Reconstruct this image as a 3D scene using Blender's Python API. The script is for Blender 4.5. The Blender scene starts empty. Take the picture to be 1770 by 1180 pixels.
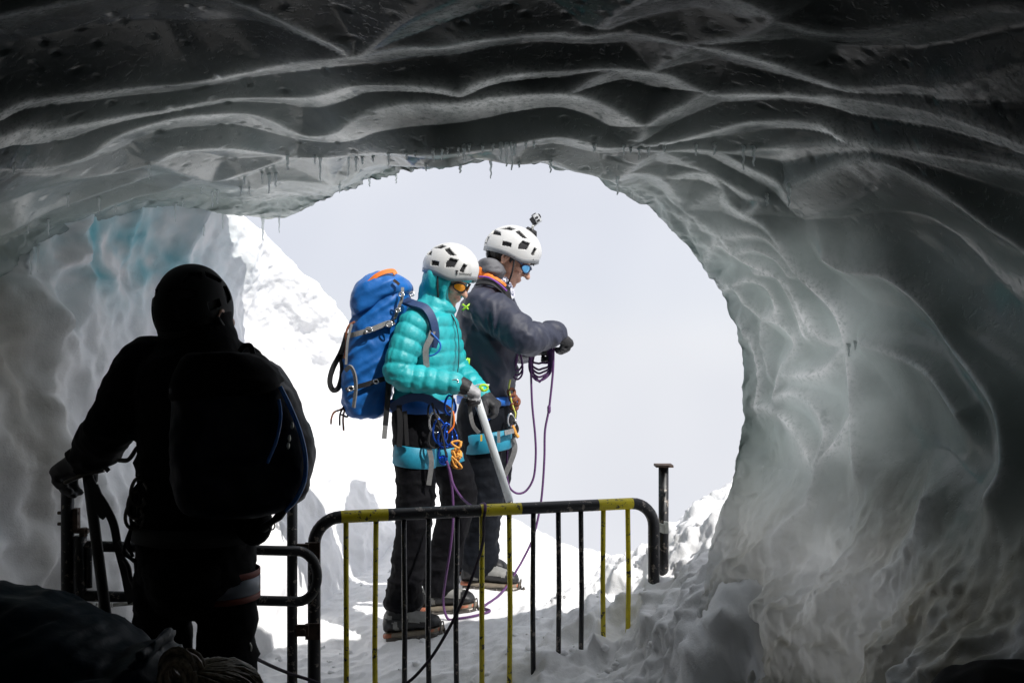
import bpy, math, random
import numpy as np
from mathutils import Vector, Matrix, kdtree

sc = bpy.context.scene
COL = sc.collection
random.seed(7)
rng = np.random.default_rng(11)

# ------------------------------------------------------------------ camera
CAMZ = 1.5
FPX, CX, CY = 1721.0, 885.0, 590.0
cam_d = bpy.data.cameras.new('camera')
cam_d.sensor_width = 36.0
cam_d.lens = 35.0
cam_d.clip_start = 0.05
cam_d.clip_end = 500.0
cam = bpy.data.objects.new('camera', cam_d)
COL.objects.link(cam)
cam.location = (0, 0, CAMZ)
cam.rotation_euler = (math.radians(90), 0, 0)
sc.camera = cam

# ------------------------------------------------------------------ light
SUN_EL, SUN_AZ = 48.0, 137.0        # azimuth from +Y (away from the camera) clockwise towards +X
wd = bpy.data.worlds.new('World')
sc.world = wd
wd.use_nodes = True
nt = wd.node_tree
nt.nodes.clear()
out = nt.nodes.new('ShaderNodeOutputWorld')
sky = nt.nodes.new('ShaderNodeTexSky')
sky.sky_type = 'NISHITA'
sky.sun_disc = False
sky.sun_elevation = math.radians(SUN_EL)
sky.sun_rotation = math.radians(SUN_AZ)
sky.altitude = 3000
b1 = nt.nodes.new('ShaderNodeBackground')
b1.inputs['Strength'].default_value = 0.1
nt.links.new(sky.outputs[0], b1.inputs['Color'])
# bright cloud that fills the whole air outside the cave
tc = nt.nodes.new('ShaderNodeTexCoord')
nz = nt.nodes.new('ShaderNodeTexNoise')
nz.inputs['Scale'].default_value = 2.2
nz.inputs['Detail'].default_value = 3
nt.links.new(tc.outputs['Generated'], nz.inputs['Vector'])
rp = nt.nodes.new('ShaderNodeValToRGB')
rp.color_ramp.elements[0].position = 0.28
rp.color_ramp.elements[0].color = (0.475, 0.49, 0.55, 1)
rp.color_ramp.elements[1].position = 0.66
rp.color_ramp.elements[1].color = (0.625, 0.635, 0.665, 1)
nt.links.new(nz.outputs[0], rp.inputs[0])
b2 = nt.nodes.new('ShaderNodeBackground')
nt.links.new(rp.outputs[0], b2.inputs['Color'])
b2.inputs['Strength'].default_value = 1.0
mx = nt.nodes.new('ShaderNodeMixShader')
mx.inputs[0].default_value = 0.95
nt.links.new(b1.outputs[0], mx.inputs[1])
nt.links.new(b2.outputs[0], mx.inputs[2])
nt.links.new(mx.outputs[0], out.inputs['Surface'])

sun_d = bpy.data.lights.new('sun', 'SUN')
sun_d.energy = 3.2
sun_d.angle = math.radians(0.55)
sun_d.color = (1.0, 0.965, 0.92)
sun = bpy.data.objects.new('sun', sun_d)
COL.objects.link(sun)
_az, _el = math.radians(SUN_AZ), math.radians(SUN_EL)
SUNV = Vector((math.sin(_az) * math.cos(_el), math.cos(_az) * math.cos(_el), math.sin(_el)))
sun.rotation_euler = SUNV.to_track_quat('Z', 'Y').to_euler()
sun.location = SUNV * 30

sc.view_settings.view_transform = 'Standard'
sc.view_settings.look = 'None'
sc.view_settings.exposure = 0.55
sc.view_settings.gamma = 1.0
sc.view_settings.use_curve_mapping = False
sc.render.engine = 'CYCLES'
sc.cycles.use_denoising = True
sc.cycles.max_bounces = 8
sc.cycles.diffuse_bounces = 4
sc.cycles.glossy_bounces = 4
sc.cycles.transmission_bounces = 8
sc.cycles.caustics_reflective = False
sc.cycles.caustics_refractive = False
sc.cycles.sample_clamp_indirect = 6.0

# ------------------------------------------------------------------ helpers
def P(px, py, d):
    """photo pixel (1770x1180) seen at depth d -> world point"""
    return np.array([(px - CX) / FPX * d, d, CAMZ + (CY - py) / FPX * d])

def R(x, y, z):
    """point given relative to the camera's height"""
    return np.array([x, y, z + CAMZ])

def _hash(ix, iy, iz, seed):
    n = (ix * 374761393 + iy * 668265263 + iz * 2147483647 + seed * 1274126177) & 0xFFFFFFFF
    n = ((n ^ (n >> 13)) * 1274126177) & 0xFFFFFFFF
    n = (n ^ (n >> 16)) & 0xFFFFFFFF
    return n.astype(np.float64) / 0xFFFFFFFF * 2 - 1

def vnoise(p, seed=0):
    p = np.asarray(p, float)
    i = np.floor(p).astype(np.int64)
    f = p - i
    u = f * f * f * (f * (f * 6 - 15) + 10)
    r = 0
    for dx in (0, 1):
        wx = u[:, 0] if dx else 1 - u[:, 0]
        for dy in (0, 1):
            wy = u[:, 1] if dy else 1 - u[:, 1]
            for dz in (0, 1):
                wz = u[:, 2] if dz else 1 - u[:, 2]
                r = r + wx * wy * wz * _hash(i[:, 0] + dx, i[:, 1] + dy, i[:, 2] + dz, seed)
    return r

def fbm(p, scale, octaves=4, seed=0, gain=0.5, rot=True):
    p = np.asarray(p, float) * scale
    a, r = 1.0, 0
    M = np.array([[0.8, 0.6, 0], [-0.48, 0.64, 0.6], [0.36, -0.48, 0.8]])
    for k in range(octaves):
        r = r + a * vnoise(p, seed + k * 17)
        p = (p @ M) * 2.03 + 11.3
        a *= gain
    return r

def billow(p, scale, octaves=4, seed=0, gain=0.5):
    p = np.asarray(p, float) * scale
    a, r = 1.0, 0
    M = np.array([[0.8, 0.6, 0], [-0.48, 0.64, 0.6], [0.36, -0.48, 0.8]])
    for k in range(octaves):
        r = r + a * (1 - 2 * np.abs(vnoise(p, seed + k * 17)))
        p = (p @ M) * 2.03 + 11.3
        a *= gain
    return r

def smooth(x, a, b):
    t = np.clip((x - a) / (b - a), 0, 1)
    return t * t * (3 - 2 * t)

def catmull(pts, n, closed=False):
    """smooth curve through pts, n samples per span"""
    pts = np.asarray(pts, float)
    if len(pts) == 2:
        t = np.linspace(0, 1, n + 1)[:, None]
        return pts[0] * (1 - t) + pts[1] * t
    if closed:
        q = np.vstack([pts[-1], pts, pts[0], pts[1]])
        m = len(pts)
    else:
        q = np.vstack([2 * pts[0] - pts[1], pts, 2 * pts[-1] - pts[-2]])
        m = len(pts) - 1
    res = []
    for i in range(m):
        p0, p1, p2, p3 = q[i:i + 4]
        t = np.linspace(0, 1, n, endpoint=False)[:, None]
        res.append(0.5 * (2 * p1 + (p2 - p0) * t + (2 * p0 - 5 * p1 + 4 * p2 - p3) * t * t + (3 * p1 - p0 - 3 * p2 + p3) * t ** 3))
    if not closed:
        res.append(pts[-1][None])
    return np.vstack(res)

def cr_axis(T, counts):
    """Catmull-Rom along axis 0 of table T, counts[i] samples in span i"""
    q = np.concatenate([(2 * T[0] - T[1])[None], T, (2 * T[-1] - T[-2])[None]])
    res = []
    for i, n in enumerate(counts):
        p0, p1, p2, p3 = q[i:i + 4]
        for t in np.linspace(0, 1, n, endpoint=False):
            res.append(0.5 * (2 * p1 + (p2 - p0) * t + (2 * p0 - 5 * p1 + 4 * p2 - p3) * t * t + (3 * p1 - p0 - 3 * p2 + p3) * t ** 3))
    res.append(T[-1])
    return np.array(res)

def mesh_from(name, verts, faces, mats=(), fm=None, smooth_shade=True):
    me = bpy.data.meshes.new(name)
    verts = np.asarray(verts, np.float32)
    if isinstance(faces, np.ndarray):
        k = faces.shape[1]
        me.vertices.add(len(verts)); me.vertices.foreach_set('co', verts.ravel())
        me.loops.add(faces.size); me.loops.foreach_set('vertex_index', faces.ravel().astype(np.int32))
        me.polygons.add(len(faces))
        me.polygons.foreach_set('loop_start', np.arange(0, faces.size, k, dtype=np.int32))
        me.polygons.foreach_set('loop_total', np.full(len(faces), k, np.int32))
        me.update(calc_edges=True)
    else:
        me.from_pydata([tuple(v) for v in verts], [], faces)
    for m in mats:
        me.materials.append(m)
    if fm is not None:
        me.polygons.foreach_set('material_index', np.asarray(fm, np.int32))
    me.polygons.foreach_set('use_smooth', np.full(len(me.polygons), bool(smooth_shade)))
    me.update()
    return me

def link(name, me, parent=None, **props):
    o = bpy.data.objects.new(name, me)
    COL.objects.link(o)
    if parent is not None:
        o.parent = parent
        o.matrix_parent_inverse = parent.matrix_basis.inverted()
    for k, v in props.items():
        o[k] = v
    return o

def thing(name, label, cat, loc=(0, 0, 0), group=None):
    o = bpy.data.objects.new(name, None)
    COL.objects.link(o)
    o.location = Vector(loc)
    o.empty_display_size = 0.1
    o['label'] = label
    o['category'] = cat
    if group:
        o['group'] = group
    return o

def grid_faces(nr, nc, wrap=False):
    i = np.arange(nr - 1)[:, None]
    j = np.arange(nc if wrap else nc - 1)[None]
    a = i * nc + j
    b = i * nc + (j + 1) % nc
    return np.stack([a, b, b + nc, a + nc], -1).reshape(-1, 4)

def set_attr(me, name, vals):
    at = me.attributes.new(name, 'FLOAT', 'POINT')
    at.data.foreach_set('value', np.asarray(vals, np.float32))

class Nodes:
    def __init__(s, name):
        s.m = bpy.data.materials.new(name)
        s.m.use_nodes = True
        s.t = s.m.node_tree
        s.b = s.t.nodes['Principled BSDF']
        s.o = s.t.nodes['Material Output']
    def n(s, typ, **kw):
        nd = s.t.nodes.new(typ)
        for k, v in kw.items():
            setattr(nd, k, v)
        return nd
    def l(s, a, b):
        s.t.links.new(a, b)
    def coord(s, scale=(1, 1, 1), rot=(0, 0, 0), kind='Object'):
        c = s.n('ShaderNodeTexCoord')
        mp = s.n('ShaderNodeMapping')
        mp.inputs['Scale'].default_value = scale
        mp.inputs['Rotation'].default_value = rot
        s.l(c.outputs[kind], mp.inputs['Vector'])
        return mp.outputs[0]
    def noise(s, vec, scale, detail=4, rough=0.55):
        nd = s.n('ShaderNodeTexNoise')
        nd.inputs['Scale'].default_value = scale
        nd.inputs['Detail'].default_value = detail
        nd.inputs['Roughness'].default_value = rough
        s.l(vec, nd.inputs['Vector'])
        return nd.outputs[0]
    def ramp(s, fac, stops):
        nd = s.n('ShaderNodeValToRGB')
        cr = nd.color_ramp
        while len(cr.elements) < len(stops):
            cr.elements.new(0.5)
        for e, (p, c) in zip(cr.elements, stops):
            e.position = p
            e.color = (*c, 1) if len(c) == 3 else c
        s.l(fac, nd.inputs[0])
        return nd.outputs[0]
    def mix(s, fac, a, b):
        nd = s.n('ShaderNodeMix', data_type='RGBA')
        for sock, v in ((nd.inputs[0], fac), (nd.inputs[6], a), (nd.inputs[7], b)):
            if hasattr(v, 'is_output'):
                s.l(v, sock)
            elif isinstance(v, (int, float)):
                sock.default_value = v
            else:
                sock.default_value = (*v, 1)
        return nd.outputs[2]
    def math(s, op, a, b=None):
        nd = s.n('ShaderNodeMath', operation=op)
        for sock, v in zip(nd.inputs, (a, b)):
            if v is None:
                continue
            if hasattr(v, 'is_output'):
                s.l(v, sock)
            else:
                sock.default_value = v
        return nd.outputs[0]
    def attr(s, name):
        nd = s.n('ShaderNodeAttribute', attribute_name=name)
        return nd.outputs['Fac']
    def bump(s, h, strength=0.3, dist=0.01, prev=None):
        nd = s.n('ShaderNodeBump')
        nd.inputs['Strength'].default_value = strength
        nd.inputs['Distance'].default_value = dist
        s.l(h, nd.inputs['Height'])
        if prev is not None:
            s.l(prev, nd.inputs['Normal'])
        return nd.outputs[0]
    def set(s, **kw):
        for k, v in kw.items():
            sock = s.b.inputs[k.replace('_', ' ')]
            if hasattr(v, 'is_output'):
                s.l(v, sock)
            elif isinstance(v, (tuple, list)) and len(v) == 3 and sock.type == 'RGBA':
                sock.default_value = (*v, 1)
            else:
                sock.default_value = v
        return s.m
# ------------------------------------------------------------------ materials of the place
def ice_material():
    N = Nodes('glacier_ice')
    v = N.coord()
    big = N.noise(v, 1.7, 4, 0.6)
    fine = N.noise(v, 60, 3, 0.6)
    mid = N.noise(v, 9, 4, 0.6)
    icec = N.ramp(big, [(0.3, (0.26, 0.31, 0.295)), (0.55, (0.38, 0.44, 0.42)), (0.75, (0.50, 0.55, 0.53))])
    # dirt bands in the old snow
    dirt = N.noise(N.coord((1.3, 1.3, 0.55)), 2.6, 5, 0.65)
    snowc = N.ramp(dirt, [(0.36, (0.36, 0.31, 0.20)), (0.48, (0.66, 0.63, 0.55)), (0.60, (0.84, 0.84, 0.84))])
    sn = N.attr('snow')
    col = N.mix(N.attr('mouth_light'), icec, N.ramp(mid, [(0.3, (0.34, 0.40, 0.385)), (0.7, (0.50, 0.55, 0.535))]))  # ice painted paler near the mouth, where daylight is strongest
    col = N.mix(sn, col, snowc)
    dk = N.attr('inner_shade')
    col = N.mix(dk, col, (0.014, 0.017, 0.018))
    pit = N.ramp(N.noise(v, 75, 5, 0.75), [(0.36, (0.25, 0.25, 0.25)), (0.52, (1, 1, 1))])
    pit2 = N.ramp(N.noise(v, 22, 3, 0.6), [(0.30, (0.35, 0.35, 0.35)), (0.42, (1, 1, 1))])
    fr = N.math('MULTIPLY', N.attr('crest_light'), N.math('MULTIPLY', pit, pit2))
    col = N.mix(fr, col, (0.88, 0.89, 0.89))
    tl = N.attr('teal')
    col = N.mix(tl, col, (0.22, 0.42, 0.45))
    spk = N.ramp(fine, [(0.36, (0, 0, 0)), (0.42, (1, 1, 1))])
    h = N.math('ADD', N.math('MULTIPLY', mid, 1.0), N.math('MULTIPLY', spk, 0.5))
    nb = N.bump(h, 0.2, 0.010)
    rough = N.math('ADD', N.math('MULTIPLY', sn, 0.5), N.math('MULTIPLY_ADD', mid, 0.10))
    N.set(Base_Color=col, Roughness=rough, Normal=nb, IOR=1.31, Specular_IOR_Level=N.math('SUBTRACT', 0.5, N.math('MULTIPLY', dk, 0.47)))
    # roughness = snow*0.45 + (mid*0.18 + 0.16)
    for nd in N.t.nodes:
        if nd.type == 'MATH' and nd.operation == 'MULTIPLY_ADD':
            nd.inputs[2].default_value = 0.12
    # thin ice lets the daylight through
    tr = N.n('ShaderNodeBsdfTranslucent')
    N.l(N.mix(fr, N.mix(sn, N.ramp(big, [(0.3, (0.33, 0.385, 0.37)), (0.7, (0.52, 0.57, 0.56))]), (0.83, 0.84, 0.84)), (0.95, 0.96, 0.96)), tr.inputs['Color'])
    N.l(nb, tr.inputs['Normal'])
    ms = N.n('ShaderNodeMixShader')
    N.l(N.attr('thin'), ms.inputs[0])
    N.l(N.b.outputs[0], ms.inputs[1]); N.l(tr.outputs[0], ms.inputs[2])
    N.l(ms.outputs[0], N.o.inputs['Surface'])
    return N.m

def snow_material(name='snow', dirty=0.0):
    N = Nodes(name)
    v = N.coord()
    a = N.noise(v, 3.0, 5, 0.6)
    col = N.ramp(a, [(0.3, (0.85, 0.855, 0.87)), (0.65, (0.91, 0.91, 0.915))])
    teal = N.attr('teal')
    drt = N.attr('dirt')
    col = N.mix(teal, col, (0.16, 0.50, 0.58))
    col = N.mix(drt, col, (0.30, 0.265, 0.20))
    col = N.mix(N.attr('bounce_dark'), col, (0.035, 0.034, 0.032))
    g = N.noise(v, 45, 4, 0.7)
    g2 = N.noise(v, 170, 3, 0.7)
    nb = N.bump(N.math('ADD', g, N.math('MULTIPLY', g2, 0.35)), 0.25, 0.012)
    N.set(Base_Color=col, Roughness=0.75, Normal=nb, IOR=1.31)
    return N.m

M_ICE = ice_material()
M_SNOW = snow_material()

# ------------------------------------------------------------------ the ice cave: one lofted shell
# columns run from the floor on one side over the roof to the floor on the other; rows run from the mouth inwards
rim = [(-520, 1880, 2.0), (-330, 1180, 2.1), (-150, 590, 2.4), (0, 492, 2.7), (80, 434, 2.9), (160, 398, 3.1), (300, 368, 3.4),
       (430, 385, 3.7), (500, 381, 3.85), (570, 352, 4.0), (640, 318, 4.15), (760, 292, 4.3), (880, 289, 4.4), (980, 300, 4.5),
       (1060, 330, 4.6), (1130, 370, 4.7), (1200, 440, 4.8), (1245, 520, 4.9), (1268, 600, 4.95), (1272, 700, 4.95),
       (1262, 800, 4.9), (1236, 890, 4.8), (1215, 1000, 4.6), (1200, 1100, 4.4), (1190, 1210, 4.2), (1190, 1400, 3.8)]
mid1 = [(-700, 2000, 1.8), (-480, 1180, 1.9), (-250, 520, 2.0), (-100, 400, 2.3), (0, 335, 2.5), (100, 305, 2.72), (260, 288, 2.95),
        (400, 288, 3.1), (480, 280, 3.2), (550, 277, 3.3), (640, 268, 3.4), (760, 264, 3.5), (880, 256, 3.55), (1000, 258, 3.6),
        (1100, 264, 3.6), (1200, 262, 3.65), (1300, 296, 3.7), (1362, 400, 3.75), (1440, 500, 3.75), (1460, 610, 3.8),
        (1462, 720, 3.8), (1432, 830, 3.8), (1384, 960, 3.75), (1330, 1070, 3.7), (1300, 1190, 3.5), (1290, 1420, 3.2)]
mid2 = [(-850, 2300, 1.5), (-640, 1340, 1.6), (-540, 640, 1.7), (-250, 300, 1.95), (-120, 230, 2.1), (20, 190, 2.3), (170, 165, 2.4),
        (310, 150, 2.5), (410, 145, 2.55), (500, 140, 2.6), (600, 138, 2.6), (740, 130, 2.65), (880, 128, 2.65), (1020, 130, 2.65),
        (1150, 135, 2.65), (1290, 150, 2.65), (1430, 200, 2.7), (1530, 330, 2.75), (1590, 450, 2.8), (1622, 570, 2.8),
        (1622, 700, 2.8), (1600, 830, 2.8), (1560, 960, 2.8), (1520, 1090, 2.75), (1480, 1230, 2.7), (1450, 1480, 2.6)]
def pull(p, k0, k1):
    f = k0 + (k1 - k0) * float(smooth(np.array([p[0]]), 450, 800)[0])
    return P(p[0], p[1], p[2] * f)
r0 = np.array([pull(p, 1.2, 0.67) for p in rim])
r1 = np.array([pull(p, 1.0, 0.745) for p in mid1])
r2 = np.array([pull(p, 1.0, 0.86) for p in mid2])
def section(y, sx, sz, dz=0.0):
    q = r2.copy()
    q[:, 1] = y
    q[:, 0] = q[:, 0] * sx
    q[:, 2] = CAMZ + (q[:, 2] - CAMZ) * sz + dz
    return q
r3 = section(1.75, 1.02, 1.0, 0.02)
r3[:, 1] = np.minimum(1.75, r2[:, 1] - 0.3)
rows = [r0, r1, r2, r3, section(0.8, 1.05, 1.0, 0.02), section(-0.6, 1.0, 1.0), section(-3.0, 1.05, 1.05), section(-7.0, 1.0, 1.0)]
# outer skin: from the rim up over the roof and down the flank
cen = np.array([-0.1, 3.4, CAMZ - 0.35])
def outward(q, amt, dy, up=0.0):
    d = q - cen
    d[:, 1] = 0
    d /= np.linalg.norm(d, axis=1)[:, None]
    z = q + d * amt
    z[:, 1] += dy
    z[:, 2] += up * np.clip(d[:, 2], 0, 1)
    return z
o1 = outward(r0, 0.17, 0.02)
o2 = outward(r0, 0.38, -0.35, 0.05)
o3 = outward(r0, 0.9, -1.3, 0.25)
o4 = outward(r0, 1.8, -4.0, 0.5)
T = np.array([o4, o3, o2, o1] + rows)
counts = [6, 10, 12, 10, 100, 120, 70, 24, 10, 8, 8]
G = cr_axis(T, counts)                                     # rows x cols x 3
ncol_span = 26
G = np.transpose(cr_axis(np.transpose(G, (1, 0, 2)), [ncol_span] * (T.shape[1] - 1)), (1, 0, 2))
NR, NC = G.shape[:2]
row_start = np.cumsum([0] + counts)                        # row index of each table row
RIM = row_start[4]
base = G.reshape(-1, 3).copy()

def grid_normals(g):
    du = np.gradient(g, axis=1)
    dv = np.gradient(g, axis=0)
    n = np.cross(du, dv)
    n /= np.linalg.norm(n, axis=2)[..., None] + 1e-12
    return n
NRM = grid_normals(G).reshape(-1, 3)
# make the normals of the inner surface point out of the cave, away from its axis
axis_dir = base - np.array([-0.05, 0, CAMZ - 0.4])
axis_dir[:, 1] = 0
flip = np.sign((NRM * axis_dir).sum(1)[RIM * NC + 40 * NC:row_start[8] * NC].sum())
NRM *= flip

def proj(p):
    y = np.maximum(p[:, 1], 0.05)
    return np.stack([CX + p[:, 0] / y * FPX, CY - (p[:, 2] - CAMZ) / y * FPX], 1)

ridges = [
    # roof: (strength, points)
    (1.0, [(430, 15), (520, 55), (580, 82), (618, 100), (700, 50), (790, 8), (840, -25), (900, -60)]),
    (1.0, [(-60, 215), (0, 195), (40, 178), (110, 168), (200, 160), (330, 148), (420, 128), (500, 110), (570, 103), (618, 100)]),
    (1.0, [(618, 100), (680, 90), (760, 90), (820, 80), (900, 72), (960, 70), (1015, 76), (1060, 70), (1110, 70), (1190, 82)]),
    (0.9, [(1190, 82), (1250, 90), (1310, 105), (1380, 128), (1440, 148), (1490, 155), (1560, 150), (1630, 153), (1770, 105)]),
    (0.7, [(1190, 82), (1225, 74), (1290, 62), (1335, 37), (1310, 15), (1250, -8), (1180, -40)]),
    (0.6, [(1190, 84), (1155, 112), (1128, 132)]),
    (0.5, [(1335, 37), (1450, 60), (1600, 40), (1770, 10)]),
    (0.6, [(1040, 60), (1075, 25), (1120, 0), (1180, -40)]),
    (0.5, [(-40, 35), (60, 15), (130, 4), (300, -20), (430, 15)]),
    (1.0, [(-60, 245), (0, 235), (40, 222), (90, 222), (210, 205), (290, 192), (380, 175), (440, 170), (520, 166), (560, 160), (620, 150), (700, 152), (760, 160), (790, 168)]),
    (1.0, [(790, 170), (830, 150), (880, 138), (960, 130), (1050, 127), (1125, 133), (1160, 140), (1190, 155), (1215, 165), (1240, 170), (1330, 165), (1430, 168), (1530, 180), (1640, 205), (1770, 260)]),
    (1.0, [(790, 183), (870, 172), (950, 165), (1010, 170), (1060, 190), (1090, 207), (1115, 217), (1150, 200), (1190, 183), (1215, 168)]),
    (0.8, [(1115, 217), (1108, 235), (1085, 250)]),
    (0.7, [(985, 165), (1010, 148), (1050, 130)]),
    (1.0, [(-60, 300), (0, 290), (40, 290), (100, 283), (160, 265), (200, 240), (300, 208), (370, 200), (430, 200), (470, 212), (510, 232), (540, 237), (580, 228), (600, 212), (650, 190), (700, 182), (790, 183)]),
    (1.0, [(265, 285), (300, 268), (340, 262), (400, 260), (460, 268), (495, 275), (460, 290), (420, 303), (370, 316), (330, 306), (300, 295), (265, 285)]),
    (0.9, [(495, 276), (560, 277), (610, 272), (680, 262), (750, 264), (830, 258), (870, 254), (900, 245), (960, 235), (1000, 240), (1040, 252), (1085, 251)]),
    (1.0, [(1085, 251), (1150, 245), (1220, 230), (1290, 213), (1360, 210), (1420, 218), (1450, 235), (1490, 250), (1600, 260), (1770, 300)]),
    (0.7, [(265, 285), (200, 298), (120, 300), (30, 298)]),
    (0.7, [(1085, 251), (1140, 258), (1200, 257), (1260, 262), (1330, 255), (1420, 250), (1490, 250)]),
    # right wall
    (0.8, [(1060, 310), (1085, 297), (1120, 298), (1150, 310), (1165, 330), (1182, 362)]),
    (0.8, [(1060, 310), (1100, 340), (1150, 362), (1190, 370)]),
    (0.7, [(1160, 305), (1185, 297), (1230, 300), (1250, 325), (1262, 350), (1282, 365)]),
    (0.7, [(1140, 258), (1200, 285), (1250, 310), (1300, 335), (1322, 342)]),
    (0.8, [(1245, 262), (1290, 285), (1330, 303), (1350, 315), (1358, 327)]),
    (0.9, [(1190, 365), (1245, 405), (1280, 402), (1320, 410), (1350, 440), (1372, 472)]),
    (0.9, [(1182, 362), (1245, 405), (1270, 440), (1310, 465), (1340, 480), (1362, 500), (1390, 562)]),
    (0.7, [(1190, 370), (1195, 412), (1215, 419), (1245, 420), (1268, 440)]),
    (0.8, [(1265, 495), (1290, 485), (1320, 495), (1335, 520), (1338, 545), (1315, 553), (1285, 530), (1265, 495)]),
    (0.7, [(1300, 472), (1340, 480), (1365, 520), (1380, 560), (1386, 582), (1396, 565), (1362, 500)]),
    (0.9, [(1282, 365), (1330, 400), (1370, 470), (1400, 500), (1430, 530), (1445, 560), (1453, 597)]),
    (0.7, [(1315, 553), (1309, 590), (1318, 645)]),
    (0.7, [(1315, 553), (1345, 560), (1370, 590), (1366, 612), (1340, 645), (1330, 690)]),
    (0.8, [(1285, 702), (1320, 705), (1360, 735), (1390, 780), (1405, 805)]),
    (0.7, [(1453, 600), (1460, 680), (1465, 760), (1470, 815)]),
    (0.8, [(1475, 595), (1540, 615), (1600, 650), (1650, 720)]),
    (0.8, [(1420, 450), (1460, 470), (1530, 480), (1600, 540), (1640, 600), (1680, 650), (1715, 710), (1722, 800), (1700, 860)]),
    (0.8, [(1360, 325), (1440, 290), (1500, 275), (1560, 290), (1640, 340), (1700, 390), (1775, 450), (1850, 560)]),
    (0.6, [(1405, 805), (1392, 860), (1350, 920), (1330, 1000), (1310, 1080)]),
    (0.6, [(1590, 860), (1560, 930), (1500, 990), (1440, 1020), (1400, 1060)]),
    (0.8, [(1125, 345), (1160, 378), (1185, 420), (1210, 470), (1240, 500), (1265, 495)]),
    (0.8, [(1245, 405), (1225, 440), (1232, 480), (1265, 495)]),
    (0.8, [(1268, 440), (1300, 430), (1340, 450), (1362, 480)]),
    (0.8, [(1270, 560), (1285, 600), (1296, 650), (1290, 700)]),
    (0.8, [(1340, 645), (1380, 650), (1420, 640), (1453, 600)]),
    (0.8, [(1405, 805), (1440, 760), (1462, 720)]),
    (0.7, [(1390, 562), (1420, 590), (1453, 600)]),
    (0.7, [(1322, 342), (1300, 365), (1282, 365)]),
    (0.7, [(1085, 297), (1110, 275), (1140, 258)]),
    (0.6, [(1182, 362), (1215, 345), (1250, 325)]),
    (0.7, [(1330, 690), (1365, 680), (1400, 700), (1420, 745), (1405, 805)]),
    # pale lip on the far side of the roof
    (0.6, [(590, 322), (625, 300), (660, 292), (720, 285), (780, 285)]),
    (0.5, [(700, 268), (715, 285), (740, 292)]),
    (0.5, [(850, 258), (870, 280), (905, 282), (950, 275), (990, 290), (1060, 310)]),
    (0.6, [(445, 330), (480, 318), (530, 318), (575, 322), (560, 345)]),
    (0.5, [(560, 278), (575, 322), (600, 305)]),
    (0.5, [(160, 372), (230, 345), (290, 330), (330, 312)]),
    (0.5, [(20, 395), (80, 372), (160, 345), (230, 320)]),
]
inner = np.arange(RIM * NC, row_start[8] * NC)
pr = proj(base[inner])
kd = kdtree.KDTree(len(inner))
for k in range(len(inner)):
    kd.insert((pr[k, 0], pr[k, 1], 0), k)
kd.balance()
rp3, rs3 = [], []
for s_, line in ridges:
    c = catmull(np.array(line, float), 40)
    al = np.concatenate([[0], np.cumsum(np.linalg.norm(np.diff(c, axis=0), axis=1))])
    tt = np.arange(0, al[-1], 0.8)
    c = np.stack([np.interp(tt, al, c[:, 0]), np.interp(tt, al, c[:, 1])], 1)
    L3 = []
    for (x, y) in c:
        near = kd.find_n((x, y, 0), 4)
        if near[0][2] < 25:
            L3.append(np.mean([base[inner[k2]] for _, k2, _ in near], 0))
    if len(L3) < 4:
        continue
    L3 = np.array(L3)
    for it in range(3):                                     # even out the sampling steps
        k_ = min(13, len(L3) // 2 * 2 - 1)
        pad = np.vstack([L3[:1]] * (k_ // 2) + [L3] + [L3[-1:]] * (k_ // 2))
        cs = np.cumsum(np.vstack([np.zeros(3), pad]), 0)
        L3 = (cs[k_:] - cs[:-k_]) / k_
    for q0, q1 in zip(L3[:-1], L3[1:]):
        m_ = max(1, min(40, int(np.linalg.norm(q1 - q0) / 0.004) + 1))
        for w in np.arange(m_) / m_:
            rp3.append(q0 + (q1 - q0) * w); rs3.append(s_)
rp3, rs3 = np.array(rp3), np.array(rs3)
kr = kdtree.KDTree(len(rp3))
for k, p in enumerate(rp3):
    kr.insert(p, k)
kr.balance()
dist = np.full(len(base), 9.0)
far_side = np.zeros(len(base))
strg = np.ones(len(base))
vis = np.zeros(len(base), bool)
vis[RIM * NC: row_start[8] * NC] = True
for k in np.nonzero(vis)[0]:
    co, idx, d = kr.find(base[k])
    dist[k] = d
    far_side[k] = base[k, 1] - co[1]
    strg[k] = rs3[idx]
zr = base[:, 2] - CAMZ
onroof = smooth(zr, 0.22, 0.42)
A = 0.075 * onroof + 0.085 * (1 - onroof)
S = 0.23 * onroof + 0.085 * (1 - onroof)
dist = np.sqrt(dist ** 2 + (0.004 + 0.010 * smooth(-base[:, 1], -2.4, -1.9)) ** 2)
dish = A * (1 - np.exp(-(dist / S)))
low = smooth(-zr, 0.25, 0.75) * smooth(base[:, 0], 0.2, 0.7)       # old snow at the foot of the right wall
near_rim = np.zeros((NR, NC)); near_rim[:RIM + 1] = 1
for k in range(70):
    if RIM + k < NR:
        near_rim[RIM + k] = 1 - k / 70.0
near_rim = near_rim.ravel()
disp = dish * (1 - 0.55 * low)
disp -= 0.05 * strg * 0
disp += 0.012 * fbm(base, 2.2, 2, 3) * (1 - low * 0.3)
folds = billow(base * np.array([1.0, 1.0, 0.6]), 3.2, 5, 21, 0.55)
disp -= low * (0.040 * folds + 0.055 * fbm(base * np.array([1, 1, .7]), 4.0, 3, 22, 0.5))
disp -= low * 0.020 * np.abs(fbm(base, 10, 3, 5, 0.5)) - low * 0.006 * fbm(base, 34, 3, 6, 0.6)
small = vnoise(base * 38, 9)
disp += (1 - low) * 0.004 * np.clip(small - 0.62, 0, 1) * 4 * onroof
rough_lip = smooth(near_rim, 0.1, 0.9)
disp += rough_lip * (0.018 * billow(base, 6.0, 4, 31) + 0.012 * fbm(base, 22, 3, 33))
rowq = np.repeat(np.arange(NR), NC)
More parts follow.
